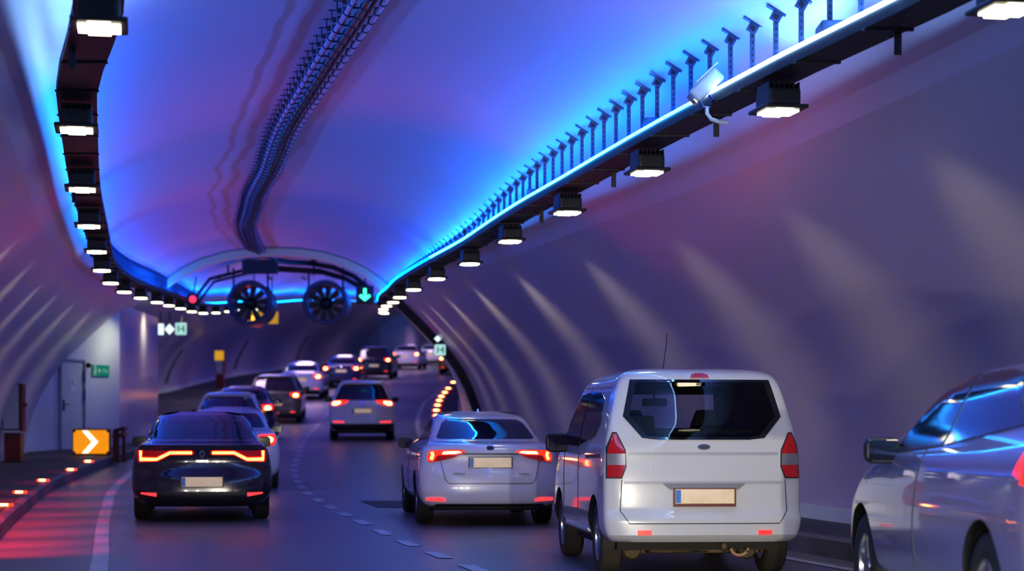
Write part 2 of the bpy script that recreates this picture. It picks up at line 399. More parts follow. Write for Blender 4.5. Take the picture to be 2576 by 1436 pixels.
def beam_obj(side):
    off = OL if side < 0 else OR
    root = empty('cable_tray', (cc(11) + off(11), 11, zr(11) + BOT))
    tag(root, ('dark cable tray along the left side of the vault with a blue strip' if side < 0 else
               'dark cable tray along the right side of the vault with a bright strip'), 'cable tray')
    base = root.location.copy()
    def loc(d, dx, dz): return Vector((cc(d) + off(d) + dx, d, zr(d) + BOT + dz)) - base
    ds = [x for x in ST if x >= -6]
    def ext(name, prof, m, dl=ds, closed=True, parent=root):
        bm = bmesh.new(); prev = None
        for d in dl:
            row = [bm.verts.new(loc(d, a, b)) for a, b in prof]
            if prev:
                n = len(row)
                for k in range(n if closed else n - 1): bm.faces.new((prev[k], prev[(k + 1) % n], row[(k + 1) % n], row[k]))
            prev = row
        return mobj(name, bm, m, parent)
    hw = .165
    ext('tray_channel', [(-hw, 0), (hw, 0), (hw, .09), (hw - .012, .09), (hw - .012, .012), (-hw + .012, .012), (-hw + .012, .09), (-hw, .09)], M_TRAY)
    bm = bmesh.new(); box(bm, (0, 0, .004), (.345, .04, .014)); r0 = mobj('tray_rib', bm, M_TRAY, root); d = 10.; k = 0
    while d < 70:
        o = r0 if k == 0 else bpy.data.objects.new('tray_rib', r0.data)
        if k: link(o, root)
        o.location = loc(d, 0, -.012); d += 1.16; k += 1
    bm = bmesh.new()
    for k, (dx, r) in enumerate(((-.08, .03), (0, .022), (.07, .032))):
        tube(bm, [loc(d, dx, .045 + .005 * math.sin(d * 1.7 + k)) for d in ds[::2]], r, 6)
    mobj('tray_cable', bm, M_BLACK, root, True)
    sx = -side * (hw - .005) if side > 0 else .03
    ze = .122 if side > 0 else .108
    for nm, m, a, b in (('led_strip', M_STRIP_N, -6, 17), ('led_strip', M_STRIP_M, 17, 34), ('led_strip', M_STRIP_F, 34, 200)):
        dl = [a] + [x for x in ds if a < x < b] + [b]
        ext(nm, [(sx - .016, ze - .035), (sx + .016, ze - .035), (sx + .02, ze - .015), (sx, ze), (sx - .02, ze - .015)], m, dl)
    # struts up to the vault
    me_s = {}
    d = 10.3; n = 0
    while d < 61 and n < 98:
        o_m = cc(d) + off(d) - M0(d); top = ceil_h(o_m) - BOT - .0
        ln = round(min(.62, top), 2)
        if ln not in me_s:
            bm = bmesh.new()
            L = ln - .05
            box(bm, (0, 0, L / 2 + .03), (.035, .004, L - .04)); box(bm, (-.0175, .012, L / 2 + .03), (.004, .026, L - .04)); box(bm, (.0175, .012, L / 2 + .03), (.004, .026, L - .04))
            for k in range(int(L / .05)): box(bm, (0, -.004, .07 + k * .05), (.012, .006, .024), mi=1)
            # cleat: folded plate with a hole, then the ceiling plate
            box(bm, (0, 0, L - .005), (.085, .012, .075), ry=.5); box(bm, (0, -.008, L - .005), (.045, .006, .035), ry=.5, mi=1)
            box(bm, (.0, 0, L + .042), (.17, .07, .006), ry=.5 if side > 0 else -.5)
            for v in bm.verts: v.co.x *= 1
            t = mobj('strut', bm, [M_STRUT, M_TRAY], root); me_s[ln] = t.data; o = t
        else:
            o = bpy.data.objects.new('strut', me_s[ln]); link(o, root)
        o.location = loc(d, side * .02, .0); n += 1; d += .52
    # short hangers under the tray and junction boxes above
    for d in (13.6, 17.2, 20.7, 24.6) if side > 0 else (14.1, 22.1, 30.1):
        bm = bmesh.new(); box(bm, loc(d, .12 * side, -.07), (.05, .012, .17)); mobj('tray_bracket', bm, M_TRAY, root)
    for d in ((14.35, 18.6, 24.3, 31) if side > 0 else (26, 34)):
        bm = bmesh.new(); box(bm, loc(d, .0, .15), (.22, .3, .13)); bevel_all(bm, .008, 1); mobj('junction_box', bm, M_STRUT, root)
    return root, base
beamL, _ = beam_obj(-1); beamR, _ = beam_obj(1)

# ------------------------------------------------------------------ luminaires
def make_lamp():
    r = empty('tunnel_light')
    bm = bmesh.new(); box(bm, (0, 0, .1), (.26, .34, .14)); bevel_all(bm, .03, 3)
    for k in range(7): box(bm, (-.12 + .04 * k, 0, .185), (.008, .3, .05))
    mobj('housing', bm, M_BLACK, r)
    bm = bmesh.new(); box(bm, (0, 0, .02), (.35, .44, .03)); bevel_all(bm, .012, 2); mobj('flange', bm, M_BLACK, r)
    bm = bmesh.new(); box(bm, (0, 0, .0), (.26, .36, .02))
    vs = [e for e in bm.edges if abs(e.verts[0].co.z - e.verts[1].co.z) > .01]
    bmesh.ops.bevel(bm, geom=vs, offset=.06, segments=4, affect='EDGES'); mobj('diffuser', bm, M_WHITE_L, r)
    bm = bmesh.new(); box(bm, (0, 0, .205), (.24, .06, .032)); mobj('mounting_bracket', bm, M_TRAY, r)
    return r
LUM = 5.5; BAND = 5.2; BAND_T = .85; BLUE = 12; BTILT = -.35
proto = make_lamp(); first = [True]
def copy_tree(o, parent=None):
    c = o.copy(); COL.objects.link(c)
    if parent is not None: c.parent = parent
    for ch in list(o.children):
        if ch.parent == o: copy_tree(ch, c)
    return c
LL = [-6, -2, 2, 5, 8.3, 12.3, 16.3, 20.2, 24.1, 28, 32, 36, 40, 44, 48, 52, 56, 60, 64, 68, 72, 76, 80, 84]
LR = [-6, -2, 2, 5, 8.3, 11.8, 15.4, 18.9, 22.4, 26.3, 30.4, 34.5, 38.8, 43.5, 48, 52.5, 57, 61.5, 66]
FAR_FILL = [66, 76, 88, 100, 114, 128, 144, 160]
ordn = ['first', 'second', 'third', 'fourth', 'fifth', 'sixth', 'seventh', 'eighth', 'ninth', 'tenth', 'eleventh', 'twelfth', 'thirteenth', 'fourteenth', 'fifteenth', 'sixteenth', 'seventeenth', 'eighteenth', 'nineteenth', 'twentieth']
def area(name, loc, rot, sx, sy, e, col, spread=PI):
    l = bpy.data.lights.new(name, 'AREA'); l.shape = 'RECTANGLE'; l.size = sx; l.size_y = sy; l.energy = e; l.color = col; l.spread = spread
    o = bpy.data.objects.new(name, l); o.location = loc; o.rotation_euler = rot; COL.objects.link(o); o['kind'] = 'light'; return o
for side, lst, off in ((-1, LL, OL), (1, LR, OR)):
    for i, d in enumerate(lst):
        x, y, z = cc(d) + off(d), d, zr(d) + BOT - .245
        th = math.atan2(-(cc(d + 1) - cc(d - 1)) / 2, 1)
        vis = d > 10
        if vis:
            o = proto if first[0] else copy_tree(proto); first[0] = False
            o.location = (x, y, z); o.rotation_euler = (0, 0, th)
            k = i - 5
            tag(o, 'lit tunnel lamp under the %s tray, %s one counted from the camera' % ('left' if side < 0 else 'right', ordn[k]), 'lamp',
                'tunnel lamps under the %s tray' % ('left' if side < 0 else 'right'))
        area('lamp_or_fill_light', (x, y, z - .03), (0, -side * .25, th), .26, .36, LUM if d < 60 else LUM * 1.3, (1, .88, .62), math.radians(125))
        area('lamp_or_fill_light', (x, y, z - .035), (0, -side * BAND_T, th), .2, .1, BAND if d < 60 else BAND * 1.3, (.95, 1, .58), math.radians(64))
for side, off in ((-1, OL), (1, OR)):
    for i, d in enumerate([-6, -2, 2, 6, 10, 14, 18, 22, 26, 30, 34, 38, 43, 48, 53, 58, 63, 70, 78, 88, 98, 110]):
        L_ = 4. if d < 38 else (5. if d < 66 else 9.)
        th = math.atan2(-(cc(d + 1) - cc(d - 1)) / 2, 1)
        f = min(1, max(0, (18 - d) / 7))
        col = tuple(a * f + b * (1 - f) for a, b in zip((.20, .52, 1), (.0, .12, 1)))
        sl = math.atan2(zr(d + 1) - zr(d - 1), 2)
        area('strip_light', (cc(d) + off(d), d, zr(d) + BOT + .14), (PI + sl, side * BTILT, th), .06, L_, BLUE * L_ * (1 + .8 * f), col, math.radians(175))
for k, d in enumerate(FAR_FILL):
    area('lamp_or_fill_light', (cc(d) - 2.5, d, zr(d) + 3.6), (0, 0, 0), 1, 4, 150, (.85, .62, .95), math.radians(150))  # purple fill added to brighten the far walls, no fixture here

# ------------------------------------------------------------------ crown cables
OC = pchip([12, 17.7, 21, 25, 30.7, 36, 42, 50, 56, 60], [-.88, -.93, -.98, -.98, -.87, -.86, -.98, -1.1, -.9, -.6])
base = Vector((cc(14) + OC(14), 14, zr(14) + 5.1))
root = empty('cable_run', base); tag(root, 'long dark bundle of clamped conduits hung under the crown of the vault', 'cable run')
def cl(d, dx, dz): return Vector((cc(d) + OC(d) + dx, d, zr(d) + 5.1 + dz)) - base
M_COND = noise_mat('pale_conduit', (.36, .3, .52), (.46, .4, .62), 5, (.3, .45))
dl = [10 + .7 * i for i in range(66)]
for dx, dz, r, m in ((-.13, -.03, .028, M_COND), (-.02, -.06, .036, M_BLACK), (.065, -.035, .022, M_BLACK), (.15, -.03, .028, M_COND)):
    bm = bmesh.new(); tube(bm, [cl(d, dx, dz) for d in dl], r, 8); mobj('conduit', bm, m, root, True)
bm = bmesh.new()
box(bm, (0, 0, .012), (.34, .016, .014)); cyl(bm, (-.13, -.012, -.03), (-.13, .012, -.03), .036, seg=10); cyl(bm, (.15, -.012, -.03), (.15, .012, -.03), .036, seg=10)
cyl(bm, (-.02, -.012, -.06), (-.02, .012, -.06), .044, seg=10)
box(bm, (-.2, 0, -.015), (.04, .02, .045)); cyl(bm, (-.3, 0, -.01), (-.2, 0, -.01), .006, seg=6); cyl(bm, (-.22, 0, 0), (-.22, 0, .12), .006, seg=6); cyl(bm, (.1, 0, 0), (.1, 0, .09), .006, seg=6)
cl0 = mobj('clamp', bm, mat('clamp_dark', (.02, .015, .05), .5), root); n = 0; d = 13.6
while d < 52 and n < 98:
    o = cl0 if n == 0 else bpy.data.objects.new('clamp', cl0.data)
    if n: link(o, root)
    o.location = cl(d, 0, 0); n += 1; d += .39

# ------------------------------------------------------------------ fans and the frame over them
DF = 58.; ZF = zr(DF)
fr = empty('fan_frame', (-6.6, DF, ZF + 4.7)); tag(fr, 'dark steel frame and thick cable arching over the two jet fans', 'frame'); fb = fr.location.copy()
bm = bmesh.new()
pts = [(-9.3, 5.3), (-8.8, 5.95), (-7.8, 6.2), (-6.8, 6.28), (-5.6, 6.2), (-4.9, 6.0), (-4.1, 5.55)]
tube(bm, [Vector((x, DF, z)) - fb for x, z in pts], .05, 8)
tube(bm, [Vector((x, DF + .8, z - .02)) - fb for x, z in pts], .04, 8)
for x in (-8.6, -7.1, -6.1, -4.9): tube(bm, [Vector((x, DF, 6.0)) - fb, Vector((x, DF + .8, 6.0)) - fb], .03, 6)
mobj('frame_bar', bm, M_BLACK, fr, True)
bm = bmesh.new(); tube(bm, [Vector(p) - fb for p in ((cc(56) - .9, 56, zr(56) + 5.05), (-6.4, 57.2, 6.36), (-5.9, DF, 6.4), (-5.2, DF, 6.28), (-4.6, DF, 6.02), (-4.1, DF, 5.62))], .075, 8); mobj('thick_cable', bm, M_BLACK, fr, True)
bm = bmesh.new(); box(bm, Vector((-7.3, DF - .3, 6.27)) - fb, (1.0, .4, .38)); bevel_all(bm, .02, 2); mobj('frame_box', bm, mat('dull_brown', (.06, .035, .05), .6), fr)
for x in (-8.27, -5.77):
    bm = bmesh.new(); cyl(bm, Vector((x, DF, 6.05)) - fb, Vector((x, DF, 6.5)) - fb, .03, seg=8); box(bm, Vector((x, DF, 6.48)) - fb, (.16, .12, .07)); mobj('hanger_post', bm, M_BLACK, fr)
def fan(x, lab):
    r = empty('jet_fan', (x, DF, ZF + 3.9)); tag(r, lab, 'fan', 'jet fans hung side by side from the vault')
    bm = bmesh.new(); lathe(bm, [(0, .66), (-.03, .64), (-.03, .56), (0, .53), (.35, .52), (1.3, .52), (1.32, .62), (1.3, .66), (0, .66)], 40, 'Y'); mobj('casing', bm, M_PURP, r, True)
    bm = bmesh.new(); lathe(bm, [(.1, 0), (.12, .1), (.2, .17), (.3, .19), (.6, .19), (.6, 0)], 24, 'Y'); mobj('hub', bm, M_BLACK, r, True)
    bm = bmesh.new()
    poly = [(-.04, .14), (.04, .14), (.09, .3), (.11, .5), (-.08, .51), (-.07, .3)]
    prism(bm, poly, .3, .33)
    b0 = mobj('blade', bm, M_BLACK, r)
    for k in range(10):
        o = b0 if k == 0 else bpy.data.objects.new('blade', b0.data)
        if k: link(o, r)
        o.rotation_euler = (0, k * PI / 5 + .15, 0)
    for sx in (-.5, .5):
        bm = bmesh.new(); box(bm, (sx, .3, .72), (.05, .1, .62)); box(bm, (sx, .3, .44), (.12, .16, .06)); mobj('hanger', bm, M_BLACK, r)
    return r
fan(-7.65, 'left of the two round jet fans with black blades, yellow sign showing behind')
fan(-5.45, 'right of the two round jet fans with black blades, nearer the green signal')

sgl = empty('lane_signal', (-4.1, 55.5, 5.05)); tag(sgl, 'black lane signal showing a glowing green arrow pointing down', 'signal')
bm = bmesh.new(); box(bm, (0, .08, .25), (.5, .14, .5)); bevel_all(bm, .02, 2); mobj('signal_box', bm, M_BLACK, sgl)
bm = bmesh.new(); prism(bm, [(-.04, .42), (.04, .42), (.04, .2), (.12, .26), (.16, .2), (0, .07), (-.16, .2), (-.12, .26), (-.04, .2)], -.012, -.002)
mobj('arrow', bm, glow('green_arrow', (.05, 1, .55), 3.2), sgl)
bm = bmesh.new(); cyl(bm, (0, .08, .5), (0, .08, .85), .025, seg=8); mobj('hanger', bm, M_BLACK, sgl)
rl = empty('red_beacon', (-8.9, 55.5, 5.0)); tag(rl, 'small red glowing signal beside the left tray', 'signal')
bm = bmesh.new(); box(bm, (0, .05, .17), (.3, .1, .34)); mobj('signal_box', bm, M_BLACK, rl)
bm = bmesh.new(); lathe(bm, [(-.03, 0), (-.025, .07), (0, .1), (0.0, .0)], 16, 'Y', (0, 0, .17)); mobj('lens', bm, glow('red_signal', (1, .04, .1), 2), rl, True)
bm = bmesh.new(); cyl(bm, (0, .05, .3), (.1, .05, .8), .02, seg=8); mobj('hanger', bm, M_BLACK, rl)
ys = empty('yellow_sign', (-8.25, 66, zr(66) + 3.35)); tag(ys, 'yellow hanging panel half hidden behind the left jet fan', 'sign')
bm = bmesh.new(); box(bm, (0, 0, .18), (1.0, .08, .4)); bevel_all(bm, .02, 2); mobj('sign_panel', bm, mat('yellow_panel', (.7, .42, .01), .5, emis=(1, .55, .02), es=.45), ys)
bm = bmesh.new(); cyl(bm, (-.3, 0, .35), (-.3, 0, 1.6), .02, seg=8); cyl(bm, (.3, 0, .35), (.3, 0, 1.6), .02, seg=8); mobj('hanger', bm, M_BLACK, ys)

# hanging exit signs beyond the block
D2 = 60.; S2 = 5009 / D2
hx = lambda px: (px - 1288) / S2; hz = lambda py: 1.1 + (1120 - py) / S2
def lit_panel(name, cx, cz, w, h, shape, lab, m, green=False, d=D2):
    r = empty(name, (cx, d, cz)); tag(r, lab, 'sign')
    bm = bmesh.new()
    if shape == 'square': box(bm, (0, 0, 0), (w, .08, h)); bevel_all(bm, .03, 2)
    else: prism(bm, [(w / 2, 0), (0, h / 2), (-w / 2, 0), (0, -h / 2)], -.04, .04)
    mobj('sign_face', bm, m, r)
    bm = bmesh.new(); box(bm, (0, .06, 0), (w, .05, h) if shape == 'square' else (w * .6, .05, h * .6)); cyl(bm, (0, .06, h / 2 - .05), (0, .06, h / 2 + (.35 if d > 55 else .04)), .02, seg=6); mobj('sign_back', bm, M_BLACK, r)
    if green:
        bm = bmesh.new(); box(bm, (w * .27, -.045, 0), (w * .12, .01, h * .6)); box(bm, (-w * .2, -.045, 0), (w * .1, .01, h * .6)); box(bm, (.02, -.045, 0), (w * .3, .01, h * .1)); mobj('pictogram', bm, mat('mint_mark', (.05, .25, .2), .5), r)
lit_panel('lit_sign', hx(403), hz(828), .22, .34, 'square', 'white lit square sign nearest the white column, left of the diamond', M_SIGNW)
lit_panel('lit_sign', hx(426.5), hz(828), .3, .32, 'diamond', 'white lit diamond sign between two lit square signs', M_SIGNW)
lit_panel('lit_sign', hx(455), hz(827), .34, .36, 'square', 'pale green lit square sign right of the lit diamond', M_SIGNG, True)
D3 = 50.6; S3 = 5009 / D3
lit_panel('lit_sign', (1107 - 1288) / S3, 1.1 + (1120 - 880) / S3, .28, .28, 'square', 'pale green lit square sign beside the dark arch band on the right', M_SIGNG, True, D3)
lit_panel('lit_sign', (1101 - 1288) / S3, 1.1 + (1120 - 852) / S3, .18, .17, 'diamond', 'small white lit round sign above the pale green sign on the right', M_SIGNW, False, D3)

# ------------------------------------------------------------------ CCTV camera on the right tray
d = 16.4; cx = (1772 - 1288) * d / 5009; czz = 1.1 + (1120 - 213) * d / 5009
cv = empty('security_camera', (cx + .02, d, czz - .17)); tag(cv, 'white box security camera on a curved arm above the right tray', 'camera')
a = math.radians(55)
bm = bmesh.new(); vs = box(bm, (0, 0, 0), (.14, .3, .125)); bevel_all(bm, .035, 3)
R_ = Matrix.Translation((0, 0, .17)) @ Matrix.Rotation(-.75, 4, 'Y') @ Matrix.Rotation(PI / 2 - .2, 4, 'Z')
bmesh.ops.transform(bm, matrix=R_, verts=bm.verts); mobj('housing', bm, M_CAMW, cv, True)
bm = bmesh.new(); box(bm, (0, -.07, .07), (.155, .24, .014)); bevel_all(bm, .005, 1); bmesh.ops.transform(bm, matrix=R_, verts=bm.verts); mobj('sunshield', bm, M_CAMW, cv)
bm = bmesh.new(); lathe(bm, [(.19, 0), (.19, .04), (.16, .05), (.16, 0)], 20, 'Y'); bmesh.ops.transform(bm, matrix=R_, verts=bm.verts); mobj('lens', bm, mat('camera_lens', (.2, .16, .18), .3), cv, True)
bm = bmesh.new()
tube(bm, [(-.03, 0, .09), (-.06, 0, .04), (-.03, 0, -.02), (.03, 0, -.02), (.05, 0, .04), (.02, 0, .09)], .014, 8)
mobj('yoke', bm, mat('navy', (.02, .02, .2), .4), cv, True)
bm = bmesh.new(); tube(bm, [(0, 0, -.02), (0, -.02, -.07), (.03, -.04, -.12), (.1, -.05, -.145), (.17, -.05, -.15)], .017, 8); mobj('arm', bm, M_CAMW, cv, True)
bm = bmesh.new(); tube(bm, [(.08, 0, .25), (.1, .02, .15), (.17, .02, .09), (.28, .02, .08)], .005, 6); tube(bm, [(.08, 0, .22), (.1, .02, .11), (.17, .02, .06), (.28, .02, .06)], .005, 6); mobj('lead_wire', bm, M_BLACK, cv, True)

# ------------------------------------------------------------------ kerb markers
mk = empty('kerb_marker')
bm = bmesh.new(); box(bm, (0, 0, .02), (.2, .12, .04)); bevel_all(bm, .012, 2); mobj('marker_body', bm, glow('marker_red', (1, .05, .01), 2.2), mk)
bm = bmesh.new(); box(bm, (0, -.062, .024), (.11, .01, .03)); mobj('marker_lens', bm, glow('marker_core', (1, .5, .15), 12), mk)
ml = [(25.6, -6.6), (29.0, None), (32.8, None), (37, None), (41, None)]
pos = []
for dd, dx in ((25.9, -4.62), (29.9, -4.65), (33.9, -4.5), (37.9, -4.3), (41.2, -4.25)): pos.append((cc(dd) + dx, dd, zr(dd) + .2, 'left kerb'))
for dd in (67, 70, 73, 76, 79, 83, 87, 92): pos.append((cc(dd) + KR(dd) + .1, dd, zr(dd) + .2, 'right kerb in the bend'))
for dd in (96, 101, 106): pos.append((cc(dd) + KR(dd) + .1, dd, zr(dd) + .2, 'right kerb in the bend'))
for i, (x, y, z, w) in enumerate(pos):
    o = mk if i == 0 else copy_tree(mk)
    sc = 1. if i < 5 else 1.5
    o.location = (x, y, z); o.scale = (sc, sc, sc)
    k = i if i < 5 else i - 5
    tag(o, 'glowing red marker light on the %s, %s from the camera' % (w, ordn[k]), 'marker light', 'marker lights on the ' + w)

# ------------------------------------------------------------------ SOS cabinets, chevron sign, barrier
def sos(x, d, lab, yellow=False, sc=1., rz=0.):
    z = zr(d) + .2
    r = empty('emergency_cabinet', (x, d, z), rz); r.scale = (sc,) * 3; tag(r, lab, 'cabinet')
    bm = bmesh.new(); box(bm, (0, 0, .3), (.34, .3, .6)); bevel_all(bm, .01, 1); mobj('plinth', bm, M_REDP, r)
    bm = bmesh.new(); box(bm, (0, .02, 1.12), (.42, .26, 1.0)); bevel_all(bm, .012, 2); mobj('cabinet_body', bm, M_REDP, r)
    bm = bmesh.new(); box(bm, (-.03, -.125, 1.13), (.32, .02, .9)); mobj('door_panel', bm, mat('pale_glazed', (.5, .5, .52), .25), r)
    bm = bmesh.new(); box(bm, (-.03, -.115, 1.13), (.36, .02, .95)); mobj('door_frame', bm, M_BLACK, r)
    bm = bmesh.new(); box(bm, (-.02, -.16, .63), (.36, .1, .03)); mobj('shelf', bm, M_SKIRT, r)
    bm = bmesh.new(); box(bm, (.24, 0, 1.18), (.06, .08, .07)); mobj('push_button', bm, M_REDP, r)
    if yellow:
        bm = bmesh.new(); box(bm, (-.02, -.14, 1.42), (.4, .03, .42)); bevel_all(bm, .02, 2); mobj('top_panel', bm, glow('yellow_lit', (.95, .5, .02), .7), r)
sos(-10.38, 41.5, 'red emergency cabinet with grey glazed door at the far left edge', sc=1.0)
sos(-12.9, 88, 'narrow emergency cabinet with a yellow lit top against the far wall', True)
sos(-13.1, 113, 'distant red and grey emergency cabinet behind the white sedan', sc=.95)
cs = empty('chevron_sign', (-9.3, 44, zr(44) + .2)); tag(cs, 'orange lit chevron sign with a white arrow standing on the left walkway', 'sign')
bm = bmesh.new(); box(bm, (0, .06, .3), (.84, .12, .58)); bevel_all(bm, .04, 3); mobj('sign_case', bm, mat('case_brown', (.12, .03, .01), .5), cs)
bm = bmesh.new(); box(bm, (0, -.005, .3), (.78, .02, .52))
bmesh.ops.bevel(bm, geom=[e for e in bm.edges if abs(e.verts[0].co.y - e.verts[1].co.y) > .01], offset=.05, segments=4, affect='EDGES')
mobj('sign_face', bm, glow('chevron_orange', (1, .36, .004), .95), cs)
bm = bmesh.new(); prism(bm, [(-.2, .55), (-.07, .55), (.16, .3), (-.07, .05), (-.2, .05), (.02, .3)], -.03, -.016); mobj('chevron', bm, glow('chevron_white', (1, .97, .8), 1.5), cs)
rb = empty('red_barrier', (-8.62, 43.6, zr(43.6) + .2)); tag(rb, 'low dark red steel barrier end just right of the orange chevron sign', 'barrier')
bm = bmesh.new(); box(bm, (-.05, 0, .22), (.12, .1, .7)); box(bm, (.1, .1, .22), (.06, .1, .7)); mobj('post', bm, M_REDP, rb)
bm = bmesh.new(); box(bm, (.02, .1, .46), (.26, .5, .07), ry=-.25); box(bm, (.04, .1, .6), (.24, .5, .05), ry=-.25); mobj('rail', bm, M_REDP, rb)

# ------------------------------------------------------------------ cars
class Body:
    def __init__(s, tab, n=3.2):
        z, w, yr, yf, dr, df = zip(*tab)
        s.z0 = z[0]; s.z1 = z[-1]; s.n = n; s.knots = z
        s.w, s.yr, s.yf, s.dr, s.df = [pchip(z, v) for v in (w, yr, yf, dr, df)]
        for f in (s.w, s.yr, s.yf, s.dr, s.df): f.clamp = True
    def rear(s, x, z):
        u = min(abs(x) / s.w(z), .9995); return s.yr(z) + s.dr(z) * (1 - (1 - u**s.n)**(1 / s.n))
    def front(s, x, z):
        u = min(abs(x) / s.w(z), .9995); return s.yf(z) - s.df(z) * (1 - (1 - u**s.n)**(1 / s.n))
    def side(s, y, z):
        w = s.w(z); a = s.yr(z) + s.dr(z); b = s.yf(z) - s.df(z)
        if y < a: t = min(1, (a - y) / s.dr(z)); return w * (1 - t**s.n)**(1 / s.n)
        if y > b: t = min(1, (y - b) / s.df(z)); return w * (1 - t**s.n)**(1 / s.n)
        return w
    def mesh(s, z0=None, z1=None, inset=0., dens=1.):
        z0 = s.z0 if z0 is None else z0; z1 = s.z1 if z1 is None else z1
        zs = set([z0, z1]); ks = [k for k in s.knots if z0 < k < z1]
        full = [z0] + ks + [z1]
        for a, b in zip(full, full[1:]):
            m = max(2, int((b - a) / .03 * dens), int(abs(s.yr(b) - s.yr(a)) / .07 * dens), int(abs(s.yf(b) - s.yf(a)) / .12 * dens))
            for k in range(m): zs.add(a + (b - a) * k / m)
        bm = bmesh.new(); rings = []; N = 26
        for z in sorted(zs):
            w = s.w(z) - inset; yr = s.yr(z) + inset; yf = s.yf(z) - inset; dr = s.dr(z); df = s.df(z)
            pts = []
            for k in range(N + 1):     # rear half left to right
                t = PI * k / N; cx = -math.cos(t); sy = math.sin(t)
                x = math.copysign(abs(cx)**(2 / s.n), cx) * w; y = yr + dr - dr * abs(sy)**(2 / s.n); pts.append((x, y))
            a = yr + dr; b = yf - df
            for k in range(1, 13): pts.append((w, a + (b - a) * k / 13))
            for k in range(N + 1):
                t = PI * k / N; cx = math.cos(t); sy = math.sin(t)
                x = math.copysign(abs(cx)**(2 / s.n), cx) * w; y = yf - df + df * abs(sy)**(2 / s.n); pts.append((x, y))
            for k in range(1, 13): pts.append((-w, b + (a - b) * k / 13))
            rings.append([bm.verts.new((x, y, z)) for x, y in pts])
        for A, B in zip(rings, rings[1:]):
            n = len(A)
            for k in range(n): bm.faces.new((A[k], A[(k + 1) % n], B[(k + 1) % n], B[k]))
        bm.faces.new(rings[0][::-1]); bm.faces.new(rings[-1])
        bmesh.ops.recalc_face_normals(bm, faces=bm.faces[:])
        return bm

def patch(body, poly, kind, m, name, parent, off=.008, step=.05, side=-1, smooth=True, skirt=.03):
    bm = bmesh.new()
    f = bm.faces.new([bm.verts.new((a, b, 0)) for a, b in poly])
    xs = [p[0] for p in poly]; ys = [p[1] for p in poly]
    for ax, lo, hi in ((0, min(xs), max(xs)), (1, min(ys), max(ys))):
        n = max(1, int((hi - lo) / step))
        for k in range(1, n):
            v = lo + (hi - lo) * k / n
            co = (v, 0, 0) if ax == 0 else (0, v, 0); no = (1, 0, 0) if ax == 0 else (0, 1, 0)
            bmesh.ops.bisect_plane(bm, geom=bm.verts[:] + bm.edges[:] + bm.faces[:], plane_co=co, plane_no=no)
    bd = [e for e in bm.edges if e.is_boundary]
    r = bmesh.ops.extrude_edge_only(bm, edges=bd)
    sk = set(v for v in r['geom'] if isinstance(v, bmesh.types.BMVert))
    for v in bm.verts:
        a, b = v.co.x, v.co.y; o = off - (skirt if v in sk else 0)
        if kind == 'rear': v.co = (a, body.rear(a, b) - o, b)
        elif kind == 'front': v.co = (a, body.front(a, b) + o, b)
        else: v.co = (side * (body.side(a, b) + o), a, b)
    return mobj(name, bm, m, parent, smooth=smooth)
def stroke(pts, w):
    L = []; R = []
    P = [Vector(p) for p in pts]
    for i, p in enumerate(P):
        a = P[max(0, i - 1)]; b = P[min(len(P) - 1, i + 1)]
        t = (b - a).normalized(); n = Vector((-t.y, t.x)) * w / 2
        if 0 < i < len(P) - 1:
            t1 = (P[i] - P[i - 1]).normalized(); t2 = (P[i + 1] - P[i]).normalized()
            c = max(.5, math.cos(t1.angle(t2) / 2)); n = n / c
        L.append(tuple(p + n)); R.append(tuple(p - n))
    return L + R[::-1]
def mir(poly): return [(-a, b) for a, b in poly][::-1]
def ellipse(cx, cz, a, b, n=20): return [(cx + a * math.cos(2 * PI * k / n), cz + b * math.sin(2 * PI * k / n)) for k in range(n)]

def make_wheel(r=.31, w=.2, rub=M_RUB, parent=None, lod=0):
    bm = bmesh.new(); h = w / 2
    lathe(bm, [(-h * .9, r * .62), (-h, r * .72), (-h, r * .88), (-h * .8, r * .985), (-h * .3, r), (h * .3, r), (h * .8, r * .985), (h, r * .88), (h, r * .72), (h * .9, r * .62), (-h * .9, r * .62)], 28 if lod else 40, 'X')
    t = mobj('tyre', bm, rub, parent, True)
    bm = bmesh.new()
    lathe(bm, [(-h * .9, r * .64), (-h * .82, r * .6), (-h * .2, r * .57), (h * .9, r * .6), (h * .9, 0)], 24, 'X')
    for k in range(5):
        a = k * 2 * PI / 5
        vs = box(bm, (-h * .62, 0, r * .32), (.03, .055, r * .58))
        bmesh.ops.rotate(bm, verts=vs, cent=(0, 0, 0), matrix=Matrix.Rotation(a, 3, 'X'))
    cyl(bm, (-h * .8, 0, 0), (-h * .4, 0, 0), .06, seg=14)
    rim = mobj('rim', bm, M_RIM, t, True)
    return t
def put_wheels(root, body, ya, yb, r, w, track, rub=M_RUB, lod=0):
    wl = make_wheel(r, w, rub, root, lod); wl.name = 'wheel'
    for i, (sx, y) in enumerate(((-1, ya), (1, ya), (-1, yb), (1, yb))):
        if i == 0: o = wl
        else:
            o = wl.copy(); COL.objects.link(o); o.parent = root
            for ch in wl.children:
                c = ch.copy(); COL.objects.link(c); c.parent = o
        o.location = (sx * track, y, r); o.rotation_euler = (0, 0, 0 if sx < 0 else PI)

